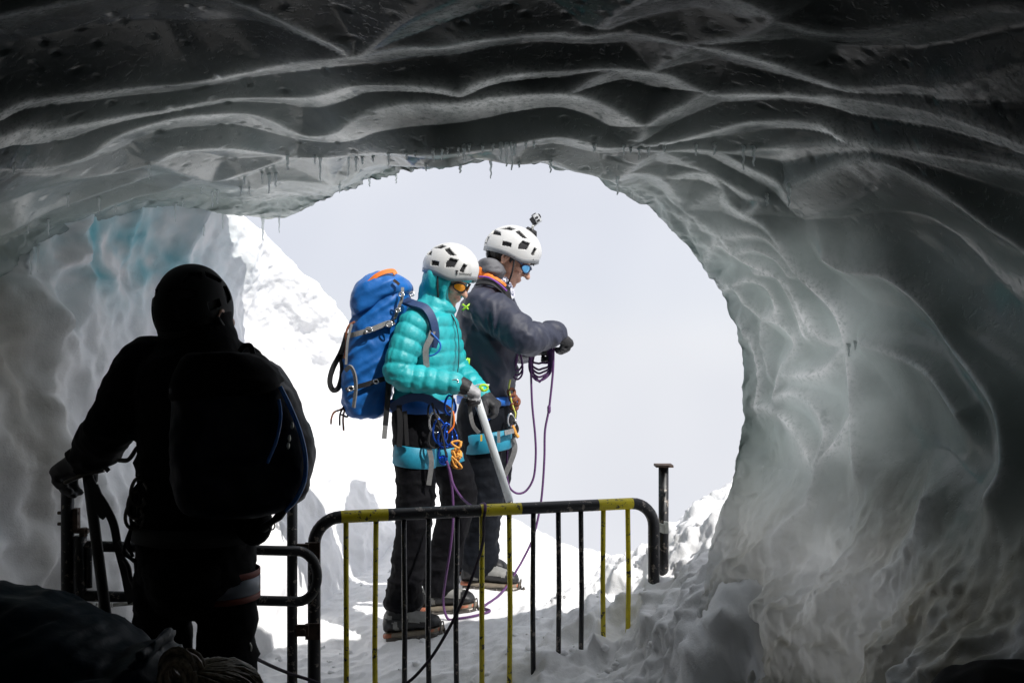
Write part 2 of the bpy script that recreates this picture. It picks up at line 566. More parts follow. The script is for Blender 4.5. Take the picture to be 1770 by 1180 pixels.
disp *= 0.35 + 0.65 * smooth(np.abs(rowq - RIM), 0, 22) * 1.0
v = base + NRM * disp[:, None]
# ragged rim
jag = 0.05 * fbm(base, 7.0, 4, 41, 0.6)
v[:, 1] += jag * smooth(near_rim, 0.6, 1.0)
faces = grid_faces(NR, NC)
snow_a = np.clip(low * 1.25 + 0.25 * smooth(fbm(base, 3, 3, 50), 0.1, 0.8) * smooth(-zr, -0.1, 0.5), 0, 1)
outer = np.zeros((NR, NC)); outer[:RIM - 4] = 1
snow_a = np.clip(snow_a + outer.ravel(), 0, 1)
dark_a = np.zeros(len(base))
dark_a = smooth(zr, 0.10, 0.42) * (1 - 0.8 * smooth(base[:, 1], 2.3, 2.75)) * 0.94  # roof and deeper ice painted darker, cave shade put into the colour
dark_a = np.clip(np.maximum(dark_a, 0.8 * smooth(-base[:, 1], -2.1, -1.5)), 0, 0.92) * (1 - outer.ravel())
teal_a = smooth(fbm(base, 2.0, 3, 60), 0.05, 0.7) * smooth(near_rim, 0.1, 0.6) * 0.2 * (1 - outer.ravel())
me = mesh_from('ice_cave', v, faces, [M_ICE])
rown = np.repeat(np.arange(NR), NC)
tt_ = (rown - RIM) / 100.0
onroof_b = smooth(zr, 0.22, 0.4)
thin_a = np.where(rown <= RIM, 0.5 + 0.28 * (1 - onroof_b), (0.34 + 0.42 * (1 - onroof_b)) * (1 - onroof_b * smooth(tt_, 0.15, 0.95) - (1 - onroof_b) * smooth(tt_, 0.35, 1.9)))
thin_a = thin_a * (0.75 + 0.5 * smooth(fbm(base, 4.0, 3, 66), -0.4, 0.6))
thin_a = np.where(rown > RIM, np.maximum(thin_a, 0.5 * low * (1 - smooth(tt_, 1.3, 2.6))), thin_a)
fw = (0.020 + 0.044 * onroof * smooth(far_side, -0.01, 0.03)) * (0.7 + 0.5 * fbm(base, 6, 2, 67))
crest_light = strg * np.exp(-(dist / np.clip(fw, 0.006, 1)) ** 1.0) * (0.55 + 0.5 * smooth(fbm(base, 9, 3, 68), -0.5, 0.5)) * (1.25 + 0.3 * (1 - onroof))  # white highlight painted along ridge crests, wider on the roof's mouth-facing sides
crest_light *= 1 - onroof * 0.72 * (1 - smooth(far_side, -0.012, 0.02))
crest_light *= 1 - smooth(-base[:, 1], -1.75, -1.3)
crest_light = np.where(vis, np.clip(crest_light, 0, 0.97), 0)
set_attr(me, 'crest_light', crest_light)
thin_a = thin_a + np.where(rown > RIM, 0.5 * crest_light * (1 - smooth(tt_, 1.6, 3.0)) * onroof_b, 0)  # roof crests let extra light through so the painted highlight glows
set_attr(me, 'thin', np.clip(thin_a, 0, 0.85))
set_attr(me, 'snow', snow_a); set_attr(me, 'mouth_light', smooth(base[:, 1], 2.2, 2.8) * (1 - outer.ravel())); set_attr(me, 'inner_shade', dark_a); set_attr(me, 'teal', teal_a)
cave = link('ice_cave', me, kind='structure')
CAVE_V = v
# closed dark end of the tunnel far behind
endc = T[-1].mean(0) + np.array([0, -0.3, 0])
last = G[-1]
ev = np.vstack([last, endc[None]])
ef = [(i, i + 1, NC) for i in range(NC - 1)]
link('tunnel_end', mesh_from('tunnel_end', ev, ef, [M_ICE]), kind='structure')

# ------------------------------------------------------------------ snow ground outside and in the entrance
gp = np.array([
    (-0.45, 4.2, -1.245), (-0.27, 4.4, -1.19), (-0.2, 4.65, -1.155), (-0.05, 4.75, -1.16), (0.41, 3.53, -1.03), (0.074, 3.43, -1.145),
    (0.51, 3.56, -0.93), (0.60, 3.75, -0.84), (0.80, 4.2, -0.76), (0.95, 4.7, -0.80), (0.36, 5.35, -1.27), (0.17, 5.3, -1.22), (0.0, 5.5, -1.1), (-0.06, 6.0, -1.06),
    (0.6, 5.2, -1.13), (0.62, 4.6, -1.08), (0.3, 4.6, -1.17), (-0.65, 3.3, -1.42), (-0.3, 3.35, -1.32), (-0.6, 2.4, -1.5), (0.2, 2.4, -1.38), (0.5, 2.5, -1.15), (1.0, 3.2, -0.80),
    (.57, 3.15, -.87), (.68, 3.4, -.74), (.72, 3.0, -.74), (.78, 3.7, -.68), (.53, 2.85, -.95), (.66, 2.7, -.88), (.44, 2.95, -1.08), (.85, 2.45, -.98), (1.3, 2.3, -1.1), (1.2, 1.2, -1.5), (0, 1.2, -1.5), (-1.2, 1.2, -1.5), (-1.3, 2.6, -1.5), (-1.1, 3.6, -1.42), (-0.8, 4.4, -1.3),
    (-0.9, 5.6, -1.25), (-0.5, 5.6, -1.15), (-0.3, 6.4, -1.12), (0.3, 6.6, -1.75), (0.9, 6.4, -1.7), (1.8, 5.5, -0.9), (1.8, 4.2, -0.5), (-1.6, 6.5, -1.2),
    (0.3, 8.0, -3.2), (-1.5, 8.5, -2.8), (2.2, 8.0, -2.8), (-2.5, 5.0, -1.0), (-2.5, 2, -1.5), (2.5, 2, -1.2)])
def tps_fit(pts, reg=1e-3):
    x = pts[:, :2]; n = len(x)
    d = np.linalg.norm(x[:, None] - x[None], axis=2)
    K = np.where(d > 0, d * d * np.log(d + 1e-12), 0) + reg * np.eye(n)
    Pm = np.hstack([np.ones((n, 1)), x])
    Aa = np.block([[K, Pm], [Pm.T, np.zeros((3, 3))]])
    w = np.linalg.solve(Aa, np.concatenate([pts[:, 2], np.zeros(3)]))
    return x, w
GX, GW = tps_fit(gp)
def ground_z(x, y):
    q = np.stack([np.ravel(x), np.ravel(y)], 1)
    res = np.empty(len(q))
    for s in range(0, len(q), 20000):
        qq = q[s:s + 20000]
        d = np.linalg.norm(qq[:, None] - GX[None], axis=2)
        U = np.where(d > 0, d * d * np.log(d + 1e-12), 0)
        res[s:s + 20000] = U @ GW[:len(GX)] + GW[-3] + qq @ GW[-2:]
    return res + CAMZ
def snow_rough(p):
    near = smooth(p[:, 0], -0.2, 0.5) * 0.7 + 0.45
    return near * (0.036 * billow(p, 4.5, 2, 71) + 0.022 * np.abs(fbm(p, 9, 3, 72, 0.55)) + 0.012 * billow(p, 14, 3, 73, 0.55) + 0.003 * fbm(p, 60, 2, 75)) * (1 - 0.45 * smooth(p[:, 1], 4.6, 5.4))
xs = np.linspace(-1.9, 1.9, 420)
ys = np.concatenate([np.linspace(1.0, 3.0, 60, endpoint=False), np.linspace(3.0, 6.6, 420, endpoint=False), np.linspace(6.6, 9, 40)])
X, Y = np.meshgrid(xs, ys)
gpnt = np.stack([X.ravel(), Y.ravel(), np.zeros(X.size)], 1)
gz = ground_z(X, Y)
# trampled flat round the feet
tramp = np.exp(-(((gpnt[:, 0] + 0.25) / 0.5) ** 2 + ((gpnt[:, 1] - 4.45) / 0.45) ** 2))
gpnt[:, 2] = gz
gnm = grid_normals(gpnt.reshape(len(ys), len(xs), 3)).reshape(-1, 3)
gnm *= np.sign(gnm[:, 2:3])
gpnt = gpnt + gnm * (snow_rough(gpnt) * (1 - 0.75 * tramp))[:, None]
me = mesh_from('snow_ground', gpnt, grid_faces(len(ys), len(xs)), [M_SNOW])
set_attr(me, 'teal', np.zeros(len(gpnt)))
inner_floor = smooth(-gpnt[:, 1] - 0.6 * gpnt[:, 0], -2.75, -2.3)  # entrance snow blackened to keep bounce light off the roof
set_attr(me, 'bounce_dark', inner_floor)
set_attr(me, 'dirt', 0.10 * smooth(fbm(gpnt, 4, 4, 80), 0.1, 0.9) * smooth(-gpnt[:, 1], -3.9, -3.2))
link('snow_ground', me, kind='structure')

def ground_at(x, y):
    z0 = float(ground_z(np.array([x]), np.array([y]))[0])
    p = np.array([[x, y, z0]])
    t = math.exp(-(((x + 0.25) / 0.5) ** 2 + ((y - 4.45) / 0.45) ** 2))
    return z0 + float(snow_rough(p)[0]) * (1 - 0.75 * t)

# loose clods of snow kicked up in front of the cave
def clods():
    r_ = np.random.default_rng(5)
    ico = bpy.data.meshes.new('tmp_ico')
    import bmesh
    bm = bmesh.new(); bmesh.ops.create_icosphere(bm, subdivisions=2, radius=1.0); bm.to_mesh(ico); bm.free()
    n0 = len(ico.vertices)
    V0 = np.array([v_.co[:] for v_ in ico.vertices]); F0 = np.array([p_.vertices[:] for p_ in ico.polygons])
    bpy.data.meshes.remove(ico)
    n = 420
    x = r_.uniform(-1.1, 0.85, n); y = r_.uniform(3.0, 5.4, n)
    keep = (r_.random(n) < 0.25 + 0.75 * smooth(x + (4.2 - y) * 0.5, -0.3, 0.5)) & ~((np.abs(x + .25) < .35) & (np.abs(y - 4.45) < .35))
    x, y = x[keep], y[keep]
    P0 = np.stack([x, y, ground_z(x, y)], 1)
    t_ = np.exp(-(((x + 0.25) / 0.5) ** 2 + ((y - 4.45) / 0.45) ** 2))
    z = ground_z(x, y) + snow_rough(P0) * (1 - 0.75 * t_)
    sz = 0.006 + 0.020 * r_.random(len(x)) ** 3
    VV, FF = [], []
    for k in range(len(x)):
        a = r_.uniform(0, 6.28); ca, sa = math.cos(a), math.sin(a)
        q = V0 * (1 + 0.42 * vnoise(V0 * 1.9 + k * 7.3, 3))[:, None] * np.array([1.0, r_.uniform(.7, 1.1), r_.uniform(.5, .85)]) * sz[k]
        q = np.stack([q[:, 0] * ca - q[:, 1] * sa, q[:, 0] * sa + q[:, 1] * ca, q[:, 2]], 1)
        VV.append(q + np.array([x[k], y[k], z[k] - sz[k] * 0.05])); FF.append(F0 + n0 * k)
    me = mesh_from('loose_snow', np.vstack(VV), np.vstack(FF), [M_SNOW])
    for nm in ('teal', 'dirt', 'bounce_dark'):
        set_attr(me, nm, np.zeros(n0 * len(x)))
    link('loose_snow', me, kind='stuff')
clods()

# glacier below the crest, falling away into the cloud
me = mesh_from('glacier_slope', [(-60, 7.5, -1.6), (60, 7.5, -1.6), (160, 150, -70), (-160, 150, -70)], [(0, 1, 2, 3)], [M_SNOW])
set_attr(me, 'teal', np.zeros(4)); set_attr(me, 'dirt', np.zeros(4))
link('glacier_slope', me, kind='structure')
# cave floor, unseen, coloured near-black to keep bounce light off roof and figures
NF = Nodes('cave_floor')
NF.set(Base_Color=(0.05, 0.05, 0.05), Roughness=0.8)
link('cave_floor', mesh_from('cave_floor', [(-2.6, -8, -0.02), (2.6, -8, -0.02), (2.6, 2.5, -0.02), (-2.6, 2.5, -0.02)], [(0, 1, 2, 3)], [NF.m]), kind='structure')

# ------------------------------------------------------------------ snow bank: left side of the cutting in front of the cave
st = [  # foot, lower, upper, crest, behind
    [R(-1.30, 1.2, -1.7), R(-1.40, 1.2, -.6), R(-1.45, 1.2, .3), R(-1.5, 1.2, 1.3), R(-3.2, 1.2, 1.6)],
    [R(-1.40, 2.0, -1.7), R(-1.55, 2.0, -.6), R(-1.62, 2.0, .3), R(-1.6, 2.1, 1.3), R(-3.2, 2.2, 1.6)],
    [R(-1.45, 2.9, -1.6), R(-1.66, 2.9, -.6), R(-1.76, 2.9, .3), R(-1.70, 3.0, 1.2), R(-3.2, 3.2, 1.5)],
    [R(-1.25, 3.7, -1.55), R(-1.50, 3.8, -.6), R(-1.64, 3.9, .2), R(-1.56, 3.9, 1.0), R(-3.2, 4.2, 1.3)],
    [R(-0.95, 4.3, -1.5), R(-1.20, 4.5, -.6), R(-1.36, 4.7, .1), R(-1.34, 4.95, .62), R(-2.6, 5.3, .7)],
    [R(-0.80, 5.2, -1.45), R(-1.05, 5.3, -.65), R(-1.19, 5.4, -.05), R(-1.14, 5.42, .345), R(-2.3, 6.0, .2)],
    [R(-0.66, 5.6, -1.4), R(-0.84, 5.7, -.8), R(-0.94, 5.8, -.35), R(-0.945, 5.9, .035), R(-2.0, 6.5, -.2)],
    [R(-0.48, 6.0, -1.35), R(-0.60, 6.1, -1.0), R(-0.68, 6.2, -.75), R(-0.71, 6.3, -.55), R(-1.6, 7.0, -.8)],
    [R(-0.20, 6.3, -1.35), R(-0.28, 6.4, -1.2), R(-0.34, 6.5, -1.08), R(-0.37, 6.6, -.98), R(-1.0, 7.3, -1.4)],
    [R(0.15, 6.5, -1.6), R(0.05, 6.6, -1.5), R(-0.02, 6.7, -1.4), R(-0.06, 6.8, -1.28), R(-0.5, 7.5, -1.9)],
]
B = np.array(st)
B = cr_axis(B, [12, 26, 50, 56, 60, 40, 36, 32, 26])
B = np.transpose(cr_axis(np.transpose(B, (1, 0, 2)), [70, 70, 80, 30]), (1, 0, 2))
bn = grid_normals(B).reshape(-1, 3)
bp = B.reshape(-1, 3)
bn *= np.sign(bn[:, 0:1] + 1e-9)
shel = smooth(-bp[:, 1], -5.0, -3.6)                          # inside the cutting near the cave: melted, runnelled
crest = np.zeros(B.shape[:2]); crest[:, 205:235] = 1
rel = 0.10 * billow(bp * np.array([1, 1, 0.5]), 2.2, 3, 91, 0.42) + 0.035 * np.abs(fbm(bp, 5, 3, 92, 0.5)) + 0.012 * fbm(bp, 12, 4, 93, 0.5) + 0.003 * fbm(bp, 40, 2, 95)
rel2 = 0.028 * billow(bp, 3.2, 2, 97, 0.45) + 0.012 * fbm(bp, 9, 4, 99, 0.55) + 0.003 * fbm(bp, 45, 2, 95)
rl = rel * shel + rel2 * (1 - shel)
rl *= 1 - 0.75 * crest.ravel() * (1 - shel)
bv = bp + bn * rl[:, None]
bpr = proj(bp)
tb = np.exp(-(((bp[:, 1] - 3.9) / 0.55) ** 2 + ((bp[:, 2] - CAMZ - 0.38) / 0.20) ** 2)) * (bp[:, 0] > -1.8) * (0.85 + 0.9 * fbm(bp, 4.0, 4, 101, 0.6))  # cyan painted in for daylight glowing through the bank's ice
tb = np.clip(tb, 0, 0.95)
db = np.clip(smooth(-bp[:, 1], -3.7, -3.0) * (0.7 + 0.7 * fbm(bp * np.array([1, 1, 0.5]), 3, 4, 103)), 0, 0.9)
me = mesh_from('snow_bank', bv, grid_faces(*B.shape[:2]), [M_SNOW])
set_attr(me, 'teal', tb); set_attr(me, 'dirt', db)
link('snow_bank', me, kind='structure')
# ------------------------------------------------------------------ mesh tools for the objects
class MB:
    def __init__(s):
        s.v, s.f, s.m, s.n = [], [], [], 0
    def add(s, v, f, mi=0):
        v = np.asarray(v, float)
        s.v.append(v)
        s.f += [tuple(int(i) + s.n for i in q) for q in f]
        if isinstance(mi, (list, np.ndarray)):
            s.m += list(mi)
        else:
            s.m += [mi] * len(f)
        s.n += len(v)
        return s
    def verts(s):
        return np.vstack(s.v)
    def build(s, name, mats, parent=None, smooth_shade=True, **props):
        if not isinstance(mats, (list, tuple)):
            mats = [mats]
        me = mesh_from(name, s.verts(), s.f, mats, s.m if len(mats) > 1 else None, smooth_shade)
        return link(name, me, parent, **props)

def frames(path, up=None):
    path = np.asarray(path, float)
    t = np.gradient(path, axis=0)
    t /= np.linalg.norm(t, axis=1)[:, None] + 1e-12
    n = np.zeros_like(path)
    if up is None:
        up = np.array([0, 0, 1.0]) if abs(t[0][2]) < 0.9 else np.array([1.0, 0, 0])
    up = np.asarray(up, float)
    a = up - t[0] * np.dot(up, t[0])
    a /= np.linalg.norm(a) + 1e-12
    n[0] = a
    for i in range(1, len(path)):
        a = n[i - 1] - t[i] * np.dot(n[i - 1], t[i])
        n[i] = a / (np.linalg.norm(a) + 1e-12)
    b = np.cross(t, n)
    return t, n, b

def sweep(path, rad, n=10, up=None, cap=True, round_cap=False, square=False):
    """tube; rad: scalar, list, or list of (r_n, r_b)"""
    path = np.asarray(path, float)
    m = len(path)
    if np.isscalar(rad):
        rad = [(rad, rad)] * m
    rad = np.array([(r, r) if np.isscalar(r) else tuple(r) for r in rad], float)
    t, nn, bb = frames(path, up)
    if round_cap:
        k = 4
        pre, post, rp_, rq_ = [], [], [], []
        for j in range(k):
            a = (j + 0.35) / (k + 0.35) * math.pi / 2
            r0 = rad[0].mean(); r1 = rad[-1].mean()
            pre.append(path[0] - t[0] * r0 * math.cos(a)); rp_.append(rad[0] * math.sin(a))
            post.append(path[-1] + t[-1] * r1 * math.sin(math.pi / 2 - a)); rq_.append(rad[-1] * math.sin(a))
        path = np.vstack([pre, path, post[::-1]])
        rad = np.vstack([rp_, rad, rq_[::-1]])
        t = np.vstack([[t[0]] * k, t, [t[-1]] * k])
        nn = np.vstack([[nn[0]] * k, nn, [nn[-1]] * k])
        bb = np.vstack([[bb[0]] * k, bb, [bb[-1]] * k])
        m = len(path)
    ang = np.arange(n) / n * 2 * math.pi + (math.pi / n if square else 0)
    ca, sa = np.cos(ang), np.sin(ang)
    if square:
        k = 1 / max(abs(ca).max(), 1e-9)
        ca, sa = ca * k, sa * k
    v = path[:, None] + nn[:, None] * (rad[:, 0:1] * ca)[..., None] + bb[:, None] * (rad[:, 1:2] * sa)[..., None]
    v = v.reshape(-1, 3)
    f = [tuple(q) for q in grid_faces(m, n, True)]
    if cap:
        f.append(tuple(range(n))[::-1])
        f.append(tuple(range((m - 1) * n, m * n)))
    return v, f

def tube(name, pts, r, mat, parent=None, n=8, sm=8, up=None, **props):
    path = catmull(pts, sm) if sm > 1 and len(pts) > 2 else np.asarray(pts, float)
    if not np.isscalar(r):
        r = np.interp(np.linspace(0, 1, len(path)), np.linspace(0, 1, len(r)), r)
        r = list(r)
    v, f = sweep(path, r, n, up)
    return MB().add(v, f).build(name, mat, parent, **props)

def strap_path(path, w, th, up):
    """flat webbing: w across, th thick; up = direction the flat side faces"""
    path = np.asarray(path, float)
    return sweep(path, [(th, w)] * len(path), 4, up, square=True)

def ribbon(name, pts, w, mat, parent=None, th=0.0018, up=(0, -1, 0), sm=6, **props):
    path = catmull(pts, sm) if len(pts) > 2 else np.asarray(pts, float)
    v, f = strap_path(path, w / 2, th, np.asarray(up, float))
    return MB().add(v, f).build(name, mat, parent, smooth_shade=False, **props)

def box(c, sx, sy, sz, rot=None, bev=0.0):
    v = np.array([(x, y, z) for x in (-1, 1) for y in (-1, 1) for z in (-1, 1)], float) * np.array([sx, sy, sz]) / 2
    f = [(0, 1, 3, 2), (4, 6, 7, 5), (0, 4, 5, 1), (2, 3, 7, 6), (0, 2, 6, 4), (1, 5, 7, 3)]
    if rot is not None:
        v = v @ np.asarray(rot).T
    return v + np.asarray(c), f

def ellipsoid(c, r, M=None, nu=20, nv=12):
    v, f = [], []
    for i in range(nv + 1):
        th = math.pi * i / nv
        for j in range(nu):
            ph = 2 * math.pi * j / nu
            v.append((math.sin(th) * math.cos(ph), math.sin(th) * math.sin(ph), math.cos(th)))
    v = np.array(v) * np.asarray(r, float)
    if M is not None:
        v = v @ np.asarray(M).T
    return v + np.asarray(c), [tuple(q) for q in grid_faces(nv + 1, nu, True)]

def loft(secs, n=28, power=2.0):
    """closed loft; secs = (centre, ax, ay) with ax/ay half-axis vectors"""
    ang = np.arange(n) / n * 2 * math.pi
    ca, sa = np.cos(ang), np.sin(ang)
    e = 2.0 / power
    ca = np.sign(ca) * np.abs(ca) ** e
    sa = np.sign(sa) * np.abs(sa) ** e
    v = np.vstack([np.asarray(c) + np.outer(ca, ax) + np.outer(sa, ay) for c, ax, ay in secs])
    m = len(secs)
    f = [tuple(q) for q in grid_faces(m, n, True)]
    f.append(tuple(range(n))[::-1]); f.append(tuple(range((m - 1) * n, m * n)))
    return v, f

def interp_secs(secs, k=5):
    a = np.array([np.concatenate([np.asarray(c, float), np.asarray(x, float), np.asarray(y, float)]) for c, x, y in secs])
    q = catmull(a, k)
    return [(r[:3], r[3:6], r[6:9]) for r in q]

def remesh(mb, voxel, iters=4, fac=0.5):
    me = mesh_from('tmp', mb.verts(), mb.f)
    o = bpy.data.objects.new('tmp', me)
    COL.objects.link(o)
    r = o.modifiers.new('r', 'REMESH'); r.mode = 'VOXEL'; r.voxel_size = voxel
    if iters:
        s = o.modifiers.new('s', 'SMOOTH'); s.factor = fac; s.iterations = iters
    dg = bpy.context.evaluated_depsgraph_get()
    ev = o.evaluated_get(dg)
    m2 = bpy.data.meshes.new_from_object(ev)
    bpy.data.objects.remove(o); bpy.data.meshes.remove(me)
    m2.polygons.foreach_set('use_smooth', np.ones(len(m2.polygons), bool))
    return m2

def co_of(me):
    a = np.empty(len(me.vertices) * 3, np.float32)
    me.vertices.foreach_get('co', a)
    return a.reshape(-1, 3).astype(float)

def no_of(me):
    a = np.empty(len(me.vertices) * 3, np.float32)
    me.vertices.foreach_get('normal', a)
    return a.reshape(-1, 3).astype(float)

def displace(me, fn):
    p, n = co_of(me), no_of(me)
    p = p + n * fn(p)[:, None]
    me.vertices.foreach_set('co', p.astype(np.float32).ravel())
    me.update()

def obj_me(name, me, mat, parent=None, **props):
    me.name = name
    me.materials.clear()
    for m in (mat if isinstance(mat, (list, tuple)) else [mat]):
        me.materials.append(m)
    return link(name, me, parent, **props)

def seg_param(p, path):
    """nearest point on polyline: (distance, arclength)"""
    path = np.asarray(path, float)
    best = np.full(len(p), 1e9); arc = np.zeros(len(p)); L = 0
    for a, b in zip(path[:-1], path[1:]):
        d = b - a; l = np.linalg.norm(d)
        t = np.clip(((p - a) @ d) / (l * l), 0, 1)
        q = np.linalg.norm(p - (a + t[:, None] * d), axis=1)
        k = q < best
        best[k] = q[k]; arc[k] = L + t[k] * l
        L += l
    return best, arc

# ------------------------------------------------------------------ object materials
def simple(name, col, rough=0.6, metal=0.0, noise=0.0, scale=30, bump=0.0, bscale=200, **kw):
    N = Nodes(name)
    v = N.coord()
    c = col
    if noise:
        f = N.noise(v, scale, 4, 0.6)
        lo = tuple(x * (1 - noise) for x in col); hi = tuple(min(1, x * (1 + noise)) for x in col)
        c = N.ramp(f, [(0.3, lo), (0.7, hi)])
    N.set(Base_Color=c, Roughness=rough, Metallic=metal)
    if bump:
        N.set(Normal=N.bump(N.noise(v, bscale, 3, 0.6), bump, 0.004))
    for k, x in kw.items():
        N.set(**{k: x})
    return N.m

def chipped(name, col, under, rough=0.42, amount=0.42, scale=55):
    N = Nodes(name)
    v = N.coord()
    f = N.noise(v, scale, 6, 0.7)
    g = N.noise(v, 9, 4, 0.6)
    mask = N.ramp(f, [(amount - 0.035, (1, 1, 1)), (amount, (0, 0, 0))])
    tone = N.ramp(g, [(0.3, tuple(x * 0.72 for x in col)), (0.7, col)])
    N.set(Base_Color=N.mix(mask, tone, under), Roughness=N.math('ADD', N.math('MULTIPLY', g, 0.25), rough - 0.1),
          Normal=N.bump(f, 0.25, 0.003))
    return N.m

M_BLACKPIPE = chipped('black_paint', (0.014, 0.014, 0.017), (0.26, 0.22, 0.19), 0.40, 0.42, 42)
M_YELLOW = chipped('yellow_paint', (0.80, 0.66, 0.015), (0.05, 0.045, 0.03), 0.40, 0.43, 42)
M_STEEL = simple('bare_steel', (0.55, 0.55, 0.52), 0.38, 0.85, 0.25, 40)
M_GALV = simple('galvanised_clamp', (0.62, 0.62, 0.56), 0.5, 0.3, 0.2, 60)
M_RUST = simple('rusty_steel', (0.09, 0.06, 0.045), 0.7, 0.3, 0.4, 50)
M_BLACK = simple('black_webbing', (0.013, 0.013, 0.015), 0.7, 0, 0.2, 60, 0.2)
M_GREY = simple('grey_webbing', (0.20, 0.20, 0.20), 0.7, 0, 0.2, 80, 0.2)
M_ALU = simple('aluminium', (0.72, 0.73, 0.75), 0.3, 0.7, 0.12, 50)

# ------------------------------------------------------------------ barrier across the cave mouth
FA, FB = P(543, 895, 3.2), P(1130, 868, 3.56)
def fence_at(px):
    c = (px - CX) / FPX
    t = (c * FA[1] - FA[0]) / ((FB[0] - FA[0]) - c * (FB[1] - FA[1]))
    q = FA + t * (FB - FA)
    return q, t
def barrier():
    root = thing('pipe_barrier', 'black and yellow striped pipe barrier with thin vertical bars, standing across the cave mouth', 'barrier',
                 (FA[0], FA[1], ground_at(FA[0], FA[1])))
    top = lambda t: FA + t * (FB - FA)
    L = np.linalg.norm(FB - FA)
    dr = (FB - FA) / L
    rb = 0.085
    def arc(c, a0, a1, k=9):
        return [c + dr * math.cos(a) * rb + np.array([0, 0, 1]) * math.sin(a) * rb for a in np.linspace(a0, a1, k)]
    zl = ground_at(FA[0], FA[1]) - 0.15
    zr_ = P(1130, 1040, 3.56)[2]
    c0 = FA + dr * rb - np.array([0, 0, rb]); c1 = FB - dr * rb - np.array([0, 0, rb])
    path = [np.array([FA[0], FA[1], z]) for z in np.linspace(zl, c0[2], 12, endpoint=False)]
    path += arc(c0, math.pi, math.pi / 2)
    ts = []
    for px in (583, 670, 830, 900, 1033, 1100):
        ts.append(fence_at(px)[1] * L)
    m0, m1 = rb, L - rb
    marks = sorted([m for m in ts if m0 < m < m1] + list(np.linspace(m0, m1, 30)[1:-1]))
    path += [FA + dr * m for m in marks]
    n_before = 12 + 9
    path += arc(c1, math.pi / 2, 0)
    path += [np.array([FB[0], FB[1], z]) for z in np.linspace(c1[2], zr_, 10)[1:]]
    path = np.array(path)
    n = 14
    v, f = sweep(path, 0.0205, n, up=np.array([0, 1.0, 0]))
    mi = []
    for k in range(len(path) - 1):
        s = np.dot((path[k] + path[k + 1]) / 2 - FA, dr)
        onrail = n_before - 1 <= k < n_before + len(marks)
        y = onrail and (ts[0] <= s <= ts[1] or ts[2] <= s <= ts[3] or ts[4] <= s <= ts[5])
        mi += [1 if y else 0] * n
    mi += [0, 0]
    MB().add(v, f, mi).build('frame', [M_BLACKPIPE, M_YELLOW], root)
    bars = [(598, 1), (650, 1), (698, 0), (741, 0), (790, 0), (833, 1), (880, 1), (922, 0), (965, 0), (1004, 0), (1043, 1), (1085, 1)]
    for px, y in bars:
        q, t = fence_at(px)
        zt = FA[2] + t * (FB[2] - FA[2]) - 0.012
        x, yy = q[0], q[1]
        zb = ground_at(x, yy) - 0.06
        w = 0.004 * math.sin(px * 3.1)
        v, f = sweep([(x, yy, zt), (x + w, yy + w, (zt + zb) / 2), (x - w * 2 if px == 741 else x, yy, zb)], 0.0088, 8)
        MB().add(v, f).build('bar', M_YELLOW if y else M_BLACKPIPE, root)
    return root
barrier()

def clamp(c, d, w, name_root):
    """two-plate clamp between two pipes"""
    pass

def right_post():
    b = P(1147, 1000, 3.64); t = P(1147, 806, 3.64)
    root = thing('steel_post', 'tall black post with flat top plate, sunk in snow beside the barrier end', 'post', (b[0], b[1], b[2] - 0.1))
    v, f = sweep([(b[0], b[1], b[2] - 0.15), (b[0], b[1], t[2])], 0.0185, 14)
    MB().add(v, f).build('pole', M_BLACKPIPE, root)
    v, f = box((t[0], t[1], t[2] + 0.004), 0.063, 0.063, 0.008)
    MB().add(v, f).build('top_plate', M_RUST, root, smooth_shade=False)
    for py, g in ((912, 0), (1026, 1)):
        q = (P(1147, py, 3.6) + P(1130, py, 3.6)) / 2
        mb = MB()
        v, f = box(q + [-0.021, -0.028, 0], 0.026, 0.008, 0.042); mb.add(v, f)
        v, f = box(q + [0.006, -0.022, 0.004], 0.032, 0.014, 0.03, Matrix.Rotation(0.35, 3, 'Y')); mb.add(v, f)
        v, f = box(q + [0.024, -0.018, 0.006], 0.012, 0.03, 0.04); mb.add(v, f)
        v, f = sweep([q + [0.0, -0.04, 0.003], q + [0.0, 0.02, 0.003]], 0.008, 6); mb.add(v, f)
        mb.build('clamp', M_GALV, root, smooth_shade=False)
right_post()

def left_post():
    t = P(505, 852, 3.14); g = -0.02
    root = thing('steel_post', 'plain black steel post left of the barrier, half behind the gate loop', 'post', (t[0], t[1], 0))
    v, f = sweep([(t[0], t[1], g), (t[0], t[1], t[2])], 0.0165, 14)
    MB().add(v, f).build('pole', M_BLACKPIPE, root)
    v, f = ellipsoid((t[0], t[1], t[2]), (0.0168, 0.0168, 0.006), None, 14, 6)
    MB().add(v, f).build('cap', M_BLACKPIPE, root)
    for py in (948, 1087):
        q = P(505, py, 3.12); e = P(543, py, 3.17)
        mb = MB()
        v, f = box((q + e) / 2 + [0, -0.012, 0], abs(e[0] - q[0]) - 0.02, 0.01, 0.036); mb.add(v, f)
        v, f = box(e + [0, -0.024, 0], 0.046, 0.008, 0.05); mb.add(v, f)
        v, f = sweep([(q + e) / 2 + [0.004, -0.03, 0], (q + e) / 2 + [0.004, 0.01, 0]], 0.009, 6); mb.add(v, f)
        mb.build('clamp', M_RUST, root, smooth_shade=False)
left_post()

